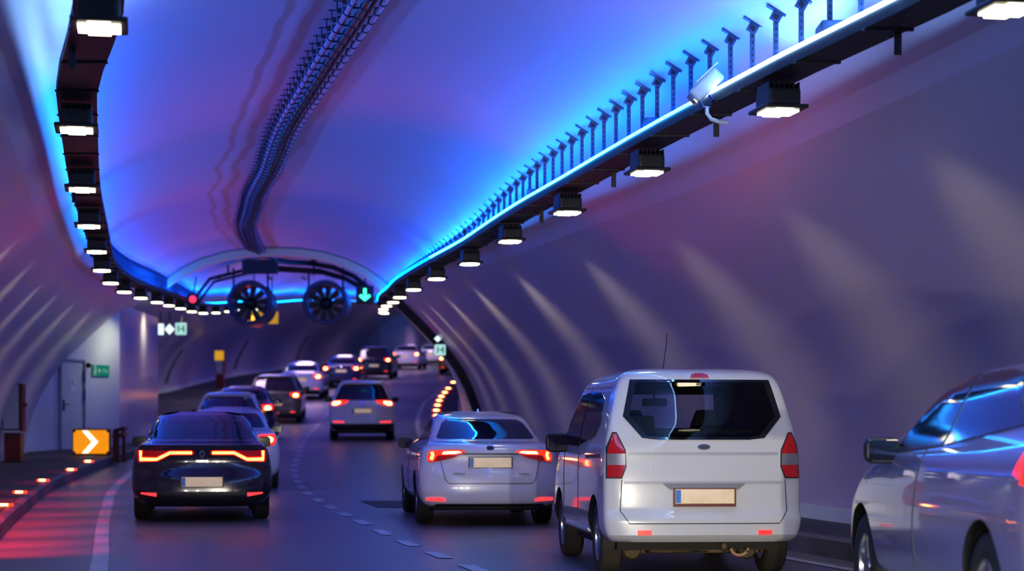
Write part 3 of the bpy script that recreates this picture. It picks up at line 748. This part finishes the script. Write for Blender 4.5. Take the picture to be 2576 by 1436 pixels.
def boolean(bm_body, cutters, mats, name, root):
    me = bpy.data.meshes.new(name); bm_body.to_mesh(me); bm_body.free()
    for m in mats: me.materials.append(m)
    o = bpy.data.objects.new(name, me); COL.objects.link(o)
    tmp = []
    for cb in cutters:
        bmesh.ops.recalc_face_normals(cb, faces=cb.faces[:])
        for f in cb.faces: f.material_index = 1
        cm_ = bpy.data.meshes.new('cut'); cb.to_mesh(cm_); cb.free()
        for m in mats: cm_.materials.append(m)
        c = bpy.data.objects.new('cut', cm_); COL.objects.link(c); tmp.append(c)
        md = o.modifiers.new('b', 'BOOLEAN'); md.operation = 'DIFFERENCE'; md.solver = 'EXACT'; md.object = c
    bpy.context.view_layer.update()
    dg = bpy.context.evaluated_depsgraph_get()
    nm = bpy.data.meshes.new_from_object(o.evaluated_get(dg))
    o.modifiers.clear()
    for c in tmp: bpy.data.objects.remove(c)
    for p in nm.polygons: p.use_smooth = True
    try: nm.set_sharp_from_angle(angle=math.radians(35))
    except Exception: pass
    o.data = nm; o.name = name; o.parent = root
    return o
def arch_cut(ya, yb, r, w):
    out = []
    for y in (ya, yb):
        for sx in (-1, 1):
            bm = bmesh.new(); cyl(bm, (sx * (w - .3), y, r * 1.02), (sx * (w + .3), y, r * 1.02), r * 1.17, seg=40); out.append(bm)
    return out
def mirror_part(root, body, x, y, z, w=.2, h=.15, m=M_BLACK, shell=None):
    for sx in (-1, 1):
        bm = bmesh.new(); r = bmesh.ops.create_uvsphere(bm, u_segments=20, v_segments=12, radius=.5)
        for v in bm.verts:
            c = v.co; e = .55
            c.x = math.copysign(abs(c.x * 2)**e, c.x) / 2 * w; c.z = math.copysign(abs(c.z * 2)**e, c.z) / 2 * h
            c.y = (c.y if c.y > 0 else max(c.y, -.28)) * .16
            c.x *= 1 + .0 * c.z
        bmesh.ops.translate(bm, verts=bm.verts, vec=(sx * (x + w / 2), y, z))
        cyl(bm, (sx * (x - .08), y + .03, z - h * .5), (sx * (x + w * .25), y + .01, z - h * .32), .025, seg=10)
        mr = mobj('side_mirror', bm, shell or m, root, True)
        bm = bmesh.new()
        box(bm, (sx * (x + w / 2), y - .048, z), (w * .82, .006, h * .78)); bevel_all(bm, .002, 1)
        mobj('mirror_glass', bm, M_GLASSD, mr)
def plate(root, body, cx, cz, w=.52, h=.125, maroon=False, back=.012):
    y = body.rear(cx, cz) - back
    p = empty('number_plate', (cx, y, cz)); p.parent = root
    bm = bmesh.new(); box(bm, (0, -.004, 0), (w, .01, h)); bevel_all(bm, .003, 1); mobj('plate_face', bm, M_PLATE, p)
    bm = bmesh.new(); box(bm, (0, .004, -.008 if maroon else 0), (w + .03, .012, h + (.035 if maroon else .018))); mobj('plate_frame', bm, M_MAROON if maroon else M_BLACK, p)
    bm = bmesh.new(); box(bm, (-w / 2 + .025, -.011, 0), (.045, .004, h - .012)); mobj('plate_band', bm, M_PLATEB, p)
def car_root(label, x, d, head, name='car', pitch=None, sc=1.):
    z = zr(d + 1.2)
    if pitch is None: pitch = math.atan2(zr(d + 3.4) - zr(d + .8), 2.6)
    z = zr(d + .8) - .8 * math.sin(pitch)
    r = empty(name, (x, d, z), head); r.rotation_euler = (pitch, 0, head); r.scale = (sc,) * 3
    tag(r, label, 'car' if name != 'van' else 'van'); return r

# ---- white van
TV = [(.30, .80, .06, 4.0, .18, .5), (.36, .85, .0, 4.08, .16, .6), (.50, .875, .0, 4.1, .15, .7), (.56, .872, .035, 4.1, .15, .75), (.80, .872, .045, 4.02, .14, .8),
      (1.0, .865, .06, 3.7, .14, .7), (1.08, .855, .065, 3.45, .14, .55), (1.2, .835, .085, 3.2, .14, .4), (1.45, .775, .16, 2.85, .14, .35), (1.64, .715, .24, 2.6, .15, .35),
      (1.70, .67, .29, 2.45, .18, .4), (1.74, .58, .40, 2.2, .25, .5), (1.76, .42, .6, 1.9, .3, .5)]
van = car_root('white van with octagonal dark rear window and unlit red tail lamps', 1.60, 16.5, .095, 'van')
van.scale = (.955, 1, 1.0)
BV = Body(TV, 4.2)
M_WHITE = paint('white_paint', (.72, .70, .65))
win = [(-.62, 1.655), (.62, 1.655), (.7, 1.345), (.54, 1.165), (.4, 1.15), (-.4, 1.15), (-.54, 1.165), (-.7, 1.345)]
cab = Body([(z, w - .06, a + .07, b - .09, e, f) for z, w, a, b, e, f in TV if z < 1.72] , 4.2)
cb = cab.mesh(.62, 1.66)
c1 = bmesh.new(); prism(c1, [(a * .93, (b - 1.4) * .92 + 1.4) for a, b in win], -.3, .6)
c2 = bmesh.new(); prism(c2, [(-.74, 1.12), (.74, 1.12), (.62, 1.58), (-.62, 1.58)], 2.3, 4.5)
boolean(BV.mesh(), arch_cut(.74, 3.23, .31, .87) + [cb, c1, c2], [M_WHITE, M_INT], 'body', van)
patch(BV, win, 'rear', M_TINT, 'rear_window', van, off=.006, skirt=.0)
# black painted rim of the glass
rim = win + [win[0]] + [(a * .91, (b - 1.4) * .9 + 1.4) for a, b in [win[0]] + win[::-1]]
bm = bmesh.new()
n_ = len(win); W2 = [(a * .92, (b - 1.4) * .91 + 1.4) for a, b in win]
for i in range(n_):
    j = (i + 1) % n_
    for k in range(6):
        t0, t1 = k / 6, (k + 1) / 6
        q = [tuple(np.array(A[i]) * (1 - t) + np.array(A[j]) * t) for A, t in ((win, t0), (win, t1), (W2, t1), (W2, t0))]
        bm.faces.new([bm.verts.new((a, BV.rear(a, b) - .01, b)) for a, b in q])
mobj('window_rim', bm, M_GLASSD, van)
patch(BV, [(-.085, 1.672), (.085, 1.672), (.07, 1.7), (.03, 1.712), (-.03, 1.712), (-.07, 1.7)], 'rear', M_LRED, 'brake_lamp', van, off=.02)
lampV = [(.835, 1.08), (.79, 1.2), (.765, 1.2), (.695, 1.06), (.69, .93), (.725, .84), (.845, .84)]
for s_ in (-1, 1):
    pl = lampV if s_ > 0 else mir(lampV)
    g = lambda lo, hi: [(a * s_, min(max(b, lo), hi)) for a, b in lampV]
    t = patch(BV, pl, 'rear', M_LRED, 'tail_lamp', van, off=.014, step=.02)
    po = [(.85, 1.085), (.795, 1.215), (.758, 1.212), (.685, 1.065), (.68, .925), (.718, .828), (.855, .828)]
    patch(BV, po if s_ > 0 else mir(po), 'rear', M_SEAM, 'lamp_gasket', t, off=.009, step=.02)
    pc = [(.845 * s_, 1.035), (.692 * s_, 1.035), (.69 * s_, .94), (.845 * s_, .94)]
    patch(BV, pc, 'rear', M_LCLEAR, 'clear_lens', t, off=.024, step=.02)
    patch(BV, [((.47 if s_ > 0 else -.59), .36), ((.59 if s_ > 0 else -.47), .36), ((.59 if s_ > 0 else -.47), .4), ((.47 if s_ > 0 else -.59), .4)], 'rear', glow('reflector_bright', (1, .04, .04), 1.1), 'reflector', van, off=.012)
plate(van, BV, 0.0, .68, .52, .12, True, .03)
patch(BV, [(-.37, .79), (.37, .79), (.30, .735), (-.30, .735)], 'rear', mat('grey_trim', (.25, .25, .27), .5), 'plate_recess', van, off=.007)
patch(BV, ellipse(0, 1.09, .058, .024), 'rear', M_CHROME, 'emblem', van, off=.012)
em = patch(BV, ellipse(0, 1.09, .045, .015), 'rear', mat('emblem_dark', (.05, .06, .09), .3), 'emblem_centre', van, off=.016)
seam = patch(BV, stroke([(-.72, .82), (-.735, .56), (-.66, .455), (.66, .455), (.735, .56), (.72, .82)], .007), 'rear', M_SEAM, 'tailgate_seam', van, off=.003)
for zc, ww in ((1.035, .66), (.795, .7)):
    patch(BV, [(-ww, zc - .012), (ww, zc - .012), (ww, zc + .012), (-ww, zc + .012)], 'rear', mat('crease_grey', (.45, .45, .46), .35), 'crease', van, off=.004)
# side windows and doors
patch(BV, [(.62, 1.3), (.75, 1.5), (1.05, 1.56), (1.75, 1.58), (1.75, 1.1), (.9, 1.17)], 'side', M_GLASSB, 'side_window', van)
patch(BV, [(1.82, 1.09), (1.82, 1.58), (2.3, 1.56), (2.7, 1.35), (3.02, 1.1)], 'side', M_GLASSB, 'side_window', van)
patch(BV, [(.62, 1.3), (.75, 1.5), (1.05, 1.56), (1.75, 1.58), (1.75, 1.1), (.9, 1.17)], 'side', M_GLASSB, 'side_window', van, side=1)
patch(BV, [(1.82, 1.09), (1.82, 1.58), (2.3, 1.56), (2.7, 1.35), (3.02, 1.1)], 'side', M_GLASSB, 'side_window', van, side=1)
patch(BV, [(.32, 1.0), (1.25, .985), (1.25, 1.015), (.32, 1.03)], 'side', M_BLACK, 'door_rail', van)
patch(BV, stroke([(1.78, 1.62), (1.78, .5), (1.78, .42)], .012), 'side', M_SEAM, 'door_seam', van, off=.004)
patch(BV, stroke([(2.85, 1.08), (2.85, .45)], .012), 'side', M_SEAM, 'door_seam', van, off=.004)
patch(BV, [(1.15, .34), (2.8, .34), (2.8, .37), (1.15, .37)], 'side', M_WHITE, 'sill_strip', van, off=.02)
put_wheels(van, BV, .74, 3.23, .31, .2, .745, M_RUBD)
mirror_part(van, BV, .83, 2.75, 1.12, .24, .19)
bm = bmesh.new(); tube(bm, [(0, 2.1, 1.75), (0, 1.9, 2.0), (0, 1.85, 2.12)], .004, 6); mobj('antenna', bm, M_BLACK, van)
# underside: axle, silencer, tow loop
bm = bmesh.new(); box(bm, (0, .8, .21), (1.3, .1, .09)); bevel_all(bm, .02, 2); mobj('rear_axle', bm, M_UNDER, van)
bm = bmesh.new(); box(bm, (0, 1.6, .27), (1.45, 2.6, .1)); mobj('floor_pan', bm, mat('underbody_dark', (.03, .025, .02), .8), van)
for sx in (-.5, .5):
    bm = bmesh.new(); lathe(bm, [(-.06, 0), (-.06, .07), (-.03, .09), (.03, .09), (.06, .06), (.06, 0)], 16, 'Y', (sx * 1.05, .75, .2)); cyl(bm, (sx * .95, .7, .24), (sx * .85, .7, .33), .04, seg=10); mobj('spring_mount', bm, M_UNDER, van, True)
bm = bmesh.new(); cyl(bm, (-.42, .45, .24), (.12, .5, .25), .06, seg=14); tube(bm, [(.1, .5, .26), (.18, .35, .27), (.2, .15, .26)], .025, 8); mobj('exhaust', bm, M_UNDER, van, True)
bm = bmesh.new(); tube(bm, [(.33 + .075 * math.cos(t), .12, .245 + .06 * math.sin(t)) for t in [PI + PI * k / 10 for k in range(11)]], .014, 8); mobj('tow_loop', bm, mat('tan_steel', (.5, .3, .14), .5), van, True)
# interior
for sx in (-.36, .36):
    bm = bmesh.new(); prism(bm, [(sx - .17, .7), (sx + .17, .7), (sx + .2, 1.12), (sx + .13, 1.3), (sx + .09, 1.42), (sx - .09, 1.42), (sx - .13, 1.3), (sx - .2, 1.12)], 1.7, 1.82); bevel_all(bm, .03, 2); mobj('front_seat', bm, M_INT, van)
bm = bmesh.new(); box(bm, (0, .95, 1.0), (1.3, .14, .5)); box(bm, (-.4, .95, 1.28), (.24, .1, .16)); bevel_all(bm, .04, 2); mobj('rear_seat', bm, M_INT, van)
bm = bmesh.new(); box(bm, (-.02, 2.42, 1.5), (.25, .03, .075)); bevel_all(bm, .02, 2); cyl(bm, (-.02, 2.42, 1.52), (-.02, 2.47, 1.6), .012, seg=8); mobj('interior_mirror', bm, M_INT, van)
bm = bmesh.new(); box(bm, (0, 2.9, 1.08), (1.4, .4, .1)); mobj('dashboard', bm, M_INT, van)
bm = bmesh.new(); tube(bm, [(-.36 + .18 * math.cos(t), 2.55, 1.1 + .18 * math.sin(t)) for t in [2 * PI * k / 24 for k in range(24)]], .016, 6, closed=True); mobj('steering_wheel', bm, M_INT, van)

# ---- white sedan (nearest in right lane)
TS = [(.24, .76, .14, 4.45, .3, .6), (.30, .83, .04, 4.55, .32, .8), (.45, .875, .0, 4.6, .32, .9), (.62, .885, .01, 4.6, .34, 1.0), (.80, .87, .05, 4.45, .34, 1.0), (.93, .835, .06, 3.9, .3, .9),
      (1.0, .79, .09, 3.45, .3, .8), (1.035, .74, .2, 3.3, .32, .6), (1.06, .71, .48, 3.2, .32, .5), (1.2, .655, .82, 2.85, .3, .45), (1.34, .585, 1.2, 2.45, .3, .45), (1.395, .52, 1.5, 2.2, .35, .5), (1.425, .42, 1.75, 2.0, .3, .3), (1.435, .3, 1.8, 1.95, .1, .1)]
TH = TS[:5] + [(.93, .845, .05, 4.0, .3, .9), (1.0, .81, .07, 3.7, .28, .7), (1.06, .77, .14, 3.5, .28, .5), (1.2, .70, .34, 3.15, .28, .45), (1.34, .63, .6, 2.75, .3, .45), (1.40, .57, .8, 2.5, .35, .5), (1.435, .46, 1.1, 2.2, .3, .4), (1.448, .3, 1.3, 2.0, .2, .2)]
def sedan(label, x, d, head, pm, detail=1, lamps='split', sc=1., extra=None, tab=TS, glassm=M_GLASSB, name='car', rub=M_RUB, low=None):
    r = car_root(label, x, d, head, name, sc=sc); B = Body(tab, 3.0 if tab is not TX else 3.6)
    wb = (.98, 3.65) if tab is not TX else (.88, 3.5)
    wr = .315 if tab is not TX else .345
    wmax = max(t[1] for t in tab)
    if detail: boolean(B.mesh(), arch_cut(wb[0], wb[1], wr, wmax), [pm, M_BLACK], 'body', r)
    else: mobj('body', B.mesh(dens=.6), pm, r, True)
    zt = tab[-1][0]; name_near = tab is TH
    zb = 1.13 if tab is TX else 1.085
    zg = zt - .1
    wbm = B.w(zb) * .9; wt = B.w(zg) * .9
    patch(B, [(-wbm, zb + .02), (-wbm + .04, zb), (wbm - .04, zb), (wbm, zb + .02), (wt, zg - .05), (wt - .07, zg), (-wt + .07, zg), (-wt, zg - .05)], 'rear', glassm, 'rear_window', r, off=.012, step=.04)
    patch(B, [(-wbm, zb - .02), (wbm, zb - .02), (wt, zg), (-wt, zg)], 'front', M_GLASSD, 'windscreen', r, off=.012, step=.06)
    ybase = B.yr(zb)
    for s_ in (-1, 1):
        yA = B.yr(1.12) + .12; yF = B.yf(1.12) - .35
        P1_ = [(yA + .18, 1.085), (yA + .22, 1.2), (B.yr(zg) + .28, zg - .01), (2.28, zg), (2.28, 1.06)]
        P2_ = [(2.34, 1.06), (2.34, zg), (B.yf(zg) - .35, zg - .02), (yF, 1.06)]
        if name_near:
            P1_ = [(.75, 1.12), (.9, 1.2), (1.15, 1.37), (1.5, 1.4), (1.98, 1.4), (1.98, 1.035)]
            P2_ = [(2.04, 1.03), (2.04, 1.4), (2.35, 1.39), (2.75, 1.22), (3.1, .985)]
        patch(B, P1_, 'side', glassm, 'side_window', r, side=s_, off=.01); patch(B, P2_, 'side', glassm, 'side_window', r, side=s_, off=.01)
        if detail:
            patch(B, stroke([(2.31, 1.05), (2.31, .4)], .012), 'side', M_SEAM, 'door_seam', r, side=s_, off=.004)
            for yh in (1.55, 2.5):
                patch(B, [(yh, .87), (yh + .18, .87), (yh + .18, .895), (yh, .895)], 'side', pm, 'door_handle', r, side=s_, off=.03)
    put_wheels(r, B, wb[0], wb[1], wr, .215, wmax - .125, rub, 0 if detail else 1)
    mirror_part(r, B, B.w(1.0) * .98, 3.02 if tab is not TX else 2.9, 1.0 if tab is not TX else 1.08, .2, .15)
    bm = bmesh.new(); box(bm, (0, 2.2, .235), (wmax * 1.6, 3.6, .09)); box(bm, (0, .45, .23), (1.1, .3, .07)); mobj('underbody', bm, mat('underbody_black', (.008, .008, .008), .9), r)
    zl = .98 if tab is TX else .89
    if lamps == 'block':
        for s_ in (-1, 1):
            q = [(.5, zl + .03), (.55, zl + .09), (.8, zl + .1), (.84, zl - .02), (.8, zl - .09), (.62, zl - .07)]
            q = [(a * B.w(zl) / .87, b) for a, b in q]
            t = patch(B, q if s_ > 0 else mir(q), 'rear', M_LREDON, 'tail_lamp', r, off=.014, step=.05)
            patch(B, ellipse(s_ * .7 * B.w(zl) / .87, zl, .085, .055, 12), 'rear', M_LHOT, 'bulb_glow', t, off=.025, step=.05)
            patch(B, ellipse(s_ * .62, .42, .09, .025, 10), 'rear', M_LPINK, 'reflector', r, off=.012)
        plate(r, B, 0, .78 if tab is TS else .7)
        patch(B, [(-.7, .24), (.7, .24), (.74, .36), (-.74, .36)], 'rear', M_BLACK, 'lower_bumper', r, off=.012)
        patch(B, ellipse(0, .98, .05, .035, 12), 'rear', M_CHROME, 'emblem', r, off=.014)
    if extra: extra(r, B)
    if d > 12:
        l = bpy.data.lights.new('brake_glow', 'SPOT'); l.energy = 95 if d < 60 else 160; l.color = (1, .03, .2); l.shadow_soft_size = .3; l.spot_size = 1.9; l.spot_blend = 1
        o = bpy.data.objects.new('brake_glow', l); o.location = (x, d - .2, zr(d) + .95); o.rotation_euler = (PI + .55, 0, 0); COL.objects.link(o); o['kind'] = 'light'
    return r, B

TM = [(.2, .72, .16, 4.5, .3, .6), (.26, .80, .05, 4.55, .3, .8), (.36, .88, .0, 4.6, .3, .9), (.55, .905, .01, 4.62, .32, 1.), (.70, .9, .07, 4.55, .32, 1.), (.80, .885, .08, 4.4, .3, 1.), (.93, .85, .05, 3.95, .28, .9),
      (1.0, .80, .03, 3.5, .28, .8), (1.02, .77, .16, 3.3, .3, .6), (1.04, .75, .42, 3.2, .3, .5), (1.2, .68, .86, 2.85, .3, .45), (1.33, .61, 1.25, 2.45, .3, .45), (1.39, .54, 1.5, 2.2, .35, .5), (1.42, .44, 1.75, 2.0, .3, .3), (1.432, .3, 1.8, 1.95, .1, .1)]
TX = [(.26, .80, .10, 4.3, .2, .6), (.34, .88, .02, 4.36, .2, .7), (.5, .91, .0, 4.4, .2, .8), (.7, .915, .03, 4.4, .22, .9), (.95, .9, .06, 4.2, .22, .8), (1.05, .87, .09, 3.7, .22, .8), (1.1, .84, .13, 3.35, .22, .6),
      (1.3, .75, .28, 2.95, .22, .5), (1.52, .66, .48, 2.5, .24, .5), (1.6, .6, .45, 2.3, .28, .5), (1.64, .5, .75, 2.0, .4, .4), (1.655, .35, 1.1, 1.8, .2, .2)]

def ex_corolla(r, B):
    lamp = [(.765, .8), (.785, .86), (.75, .955), (.38, .962), (.30, .935), (.44, .865), (.6, .825)]
    for s_ in (-1, 1):
        f = (lambda p: p) if s_ > 0 else mir
        t = patch(B, f(lamp), 'rear', M_LRED, 'tail_lamp', r, off=.012, step=.04)
        patch(B, f([(.765, .81), (.785, .86), (.75, .95), (.38, .955), (.31, .935), (.45, .9), (.66, .89), (.7, .82)]), 'rear', M_LREDON, 'lit_lens', t, off=.018, step=.04)
        patch(B, f([(.60, .905), (.58, .935), (.40, .94), (.36, .925), (.45, .91)]), 'rear', M_LHOT, 'light_bar', t, off=.026, step=.04)
        patch(B, f(stroke([(.725, .93), (.715, .89), (.735, .835)], .035)), 'rear', M_LAMBER, 'light_bar', t, off=.026, step=.04)
        patch(B, f([(.56, .315), (.8, .325), (.8, .36), (.62, .365), (.56, .345)]), 'rear', M_LPINK, 'reflector', r, off=.012, step=.04)
    patch(B, [(-.36, .9), (.36, .9), (.33, .915), (-.33, .915)], 'rear', M_BLACK, 'trim_bar', r, off=.016)
    patch(B, ellipse(0, .985, .052, .033), 'rear', M_CHROME, 'emblem', r, off=.012)
    patch(B, ellipse(0, .985, .038, .02), 'rear', M_BLACK, 'emblem_centre', r, off=.016)
    plate(r, B, 0, .80, .52, .125)
    patch(B, stroke([(-.62, .82), (-.56, .58), (-.52, .54), (.52, .54), (.56, .58), (.62, .82)], .008), 'rear', M_SEAM, 'boot_seam', r, off=.003, step=.04)
    patch(B, [(-.72, .245), (.72, .245), (.66, .285), (-.66, .285)], 'rear', M_BLACK, 'lower_bumper', r, off=.012)
    text('badge_text', 'COROLLA', .035, M_BLACK, r, (-.40, B.rear(.4, .65) - .012, .66))
    text('badge_text', 'HYBRID', .038, M_BLACK, r, (.42, B.rear(.42, .65) - .012, .655))
    bm = bmesh.new(); prism(bm, [(1.65, 1.42), (1.85, 1.42), (1.67, 1.47)], -.008, .008, 'YZ'); mobj('antenna_fin', bm, M_WHITE2, r)
M_WHITE2 = paint('sedan_white_paint', (.72, .7, .74), .2)
sedan('white sedan with lit slanted tail lamps in the lane ahead of the white van', -.262, 24.7, .115, M_WHITE2, extra=ex_corolla, lamps=None)

def ex_megane(r, B):
    st = [(.785, .925), (.785, .815), (.58, .815), (.5, .855), (.41, .9), (.13, .9)]
    hs = [(.85, .94), (.62, .925), (.45, .93), (.10, .925), (.10, .875), (.40, .872), (.56, .785), (.83, .785)]
    for s_ in (-1, 1):
        f = (lambda p: p) if s_ > 0 else mir
        t = patch(B, f(hs), 'rear', M_LRED, 'tail_lamp', r, off=.012, step=.04)
        patch(B, f(stroke(st, .055)), 'rear', M_LREDON, 'lit_lens', t, off=.018, step=.04)
        patch(B, f(stroke(st, .03)), 'rear', M_LAMBER, 'light_bar', t, off=.026, step=.04)
        patch(B, f([(.58, .335), (.78, .37), (.78, .39), (.58, .385)]), 'rear', M_LPINK, 'reflector', r, off=.018, step=.04)
    patch(B, stroke([(0, .935), (.032, .885), (0, .835), (-.032, .885), (-.002, .932)], .014), 'rear', M_CHROME, 'emblem', r, off=.014)
    plate(r, B, 0, .525, .52, .125)
    patch(B, [(-.86, .2), (.86, .2), (.86, .4), (-.86, .4)], 'rear', M_BLACK, 'lower_bumper', r, off=.008, step=.04)
    text('badge_text', 'MEGANE', .04, M_CHROME, r, (0, B.rear(0, .79) - .01, .79))
    bm = bmesh.new(); lathe(bm, [(0, .035), (.06, .035), (.06, .03), (0, .03)], 16, 'Y', (-.43, .0, .33)); mobj('exhaust_tip', bm, M_STRUT, r, True)
M_DARKP = noise_mat('dark_blue_paint', (.014, .012, .028), (.018, .015, .034), 1.5, (.12, .18), coat=1.)
sedan('dark metallic sedan with amber light-bar tail lamps in the left lane', -4.0, 25.7, .155, M_DARKP, extra=ex_megane, lamps=None, tab=TM)

def ex_tiguan(r, B):
    for s_ in (-1, 1):
        f = (lambda p: p) if s_ > 0 else mir
        t = patch(B, f([(.85, .98), (.87, 1.06), (.7, 1.12), (.38, 1.12), (.42, 1.06), (.68, .97)]), 'rear', M_LREDON, 'tail_lamp', r, off=.014, step=.05)
        patch(B, f([(.82, 1.0), (.8, 1.07), (.6, 1.09), (.6, 1.05), (.72, .99)]), 'rear', M_LHOT, 'light_bar', t, off=.024, step=.05)
        patch(B, f([(.5, .5), (.8, .51), (.8, .55), (.5, .54)]), 'rear', M_LPINK, 'reflector', r, off=.012)
    plate(r, B, 0, .83, .52, .12)
    patch(B, ellipse(0, 1.05, .06, .06), 'rear', M_CHROME, 'emblem', r, off=.014)
    patch(B, [(-.88, .27), (.88, .27), (.88, .47), (-.88, .47)], 'rear', M_BLACK, 'lower_bumper', r, off=.01, step=.05)
    bm = bmesh.new()
    for sx in (-1, 1): tube(bm, [(sx * .56, .9, 1.62), (sx * .56, 1.2, 1.66), (sx * .56, 2.1, 1.66)], .015, 6)
    mobj('roof_rail', bm, M_CHROME, r, True)
M_WHITE3 = paint('suv_white_paint', (.8, .77, .72), .3)
sedan('white suv with dark rear window driving in the right lane beyond the white sedan', -4.14, 55, .075, M_WHITE3, extra=ex_tiguan, lamps=None, tab=TX, glassm=M_GLASSD)

M_SIL = paint('far_white_paint', (.75, .72, .76), .3); M_BLU = paint('far_blue_paint', (.02, .02, .09), .25); M_BRN = paint('grey_brown_paint', (.09, .075, .06), .3); M_BLK = paint('far_black_paint', (.01, .01, .013), .25)
M_NEAR = paint('near_shaded_white_paint', (.27, .25, .38), .22)  # white car, its shade put into a darker lilac paint
sedan('white hatchback mostly hidden behind the dark sedan, its right side showing', -4.92, 34.6, .13, M_SIL, tab=TS, lamps='block', sc=1.0)
sedan('white car whose pale roof shows above the dark sedan', -6.55, 46, .11, M_SIL, tab=TX, lamps='block', sc=.93)
sedan('dark blue car with a bright red lamp ahead of the pale roofed car', -7.35, 54, .09, M_BLU, tab=TS, lamps='block', sc=1.05, detail=0)
sedan('grey brown people carrier with amber tail lamp in the left lane', -7.88, 66, .06, M_BRN, tab=TX, lamps='block', glassm=M_GLASSD, detail=0, sc=.98)
sedan('white sedan in the left lane, in front of the grey brown people carrier', -8.62, 81, .03, M_SIL, tab=TS, lamps='block', glassm=M_GLASSD, detail=0, sc=1.06)
sedan('distant dark blue saloon between the white sedan and the black suv', -7.83, 91, .0, M_BLU, tab=TS, lamps='block', glassm=M_GLASSD, detail=0, sc=1.02)
sedan('distant black suv with two bright red tail lamps', -6.95, 100, -.03, M_BLK, tab=TX, lamps='block', detail=0, sc=1.0, glassm=M_GLASSD)
sedan('distant white saloon just right of the black suv', -6.3, 117, -.06, M_SIL, tab=TS, lamps='block', glassm=M_GLASSD, detail=0, sc=1.02)
sedan('farthest car, pale with a long red lamp glow, left of the hanging sign', -5.35, 130, -.08, M_SIL, tab=TS, lamps='block', glassm=M_GLASSD, detail=0)
sedan('yellow taxi at the bend, half hidden by the dark arch band', -3.15, 108, -.04, mat('taxi_yellow', (.75, .42, .01), .3, coat=1), tab=TS, lamps='block', glassm=M_GLASSD, detail=0)

def ex_near(r, B):
    for s_ in (-1, 1):
        f = (lambda p: p) if s_ > 0 else mir
        t = patch(B, f([(.88, .86), (.86, 1.0), (.6, 1.0), (.62, .87), (.8, .84)]), 'rear', M_LREDON, 'tail_lamp', r, off=.014, step=.03)
        patch(B, [(.2, .86), (.5, .9), (.46, 1.01), (.18, 1.01)], 'side', M_LREDON, 'tail_lamp', r, side=s_, off=.014, step=.03)
    plate(r, B, 0, .8)
nr = sedan('white car cut by the right edge of the photo, black door mirror', 3.27, 8.75, .03, M_NEAR, extra=ex_near, lamps=None, tab=TH, sc=1.07)

# ------------------------------------------------------------------ headlamps of the car behind, red glow added on the left shoulder
def spot(name, loc, aim, e, col, ang, r=.06):
    l = bpy.data.lights.new(name, 'SPOT'); l.energy = e; l.color = col; l.spot_size = ang; l.spot_blend = .8; l.shadow_soft_size = r
    o = bpy.data.objects.new(name, l); o.location = loc; o.rotation_euler = (Vector(aim) - Vector(loc)).to_track_quat('-Z', 'Y').to_euler(); COL.objects.link(o); o['kind'] = 'light'; return o
for x in (.9, 2.1): spot('headlight', (x, 2.5, .65), (x - .1, 17, .5), 1900, (1, .92, .74), math.radians(36))
for x in (-1.6, -.6): spot('headlight', (x, 1.5, .65), (x - 2.2, 24, .3), 300, (1, .92, .8), math.radians(30))
for dd, oo, e in ((19.5, -4.6, 420), (21.2, -4.55, 380), (23, -4.5, 330), (25, -4.45, 280), (27.2, -4.4, 210), (29.8, -4.3, 160), (33, -4.2, 110), (37, -4.0, 70)):
    spot('added_red_glow', (cc(dd) + oo, dd, zr(dd) + 1.5), (cc(dd) + oo - .1, dd + .6, zr(dd)), e, (1, .012, .03), math.radians(84), .3)  # added red spots, stand in for a windscreen reflection along the kerb
w = bpy.data.worlds.new('tunnel_air'); S.world = w; w.use_nodes = True
w.node_tree.nodes['Background'].inputs[0].default_value = (.2, .12, .5, 1); w.node_tree.nodes['Background'].inputs[1].default_value = .6

# ------------------------------------------------------------------ camera
cam = bpy.data.cameras.new('camera'); co = bpy.data.objects.new('camera', cam); COL.objects.link(co)
cam.sensor_width = 36; cam.lens = 5009 / 2576 * 36; cam.shift_y = (1120 - 718) / 2576
co.location = (0, 0, 1.1); co.rotation_euler = (PI / 2, 0, 0)
cam.dof.use_dof = True; cam.dof.focus_distance = 18; cam.dof.aperture_fstop = 1.8
cam.clip_end = 500; cam.clip_start = .05
S.camera = co
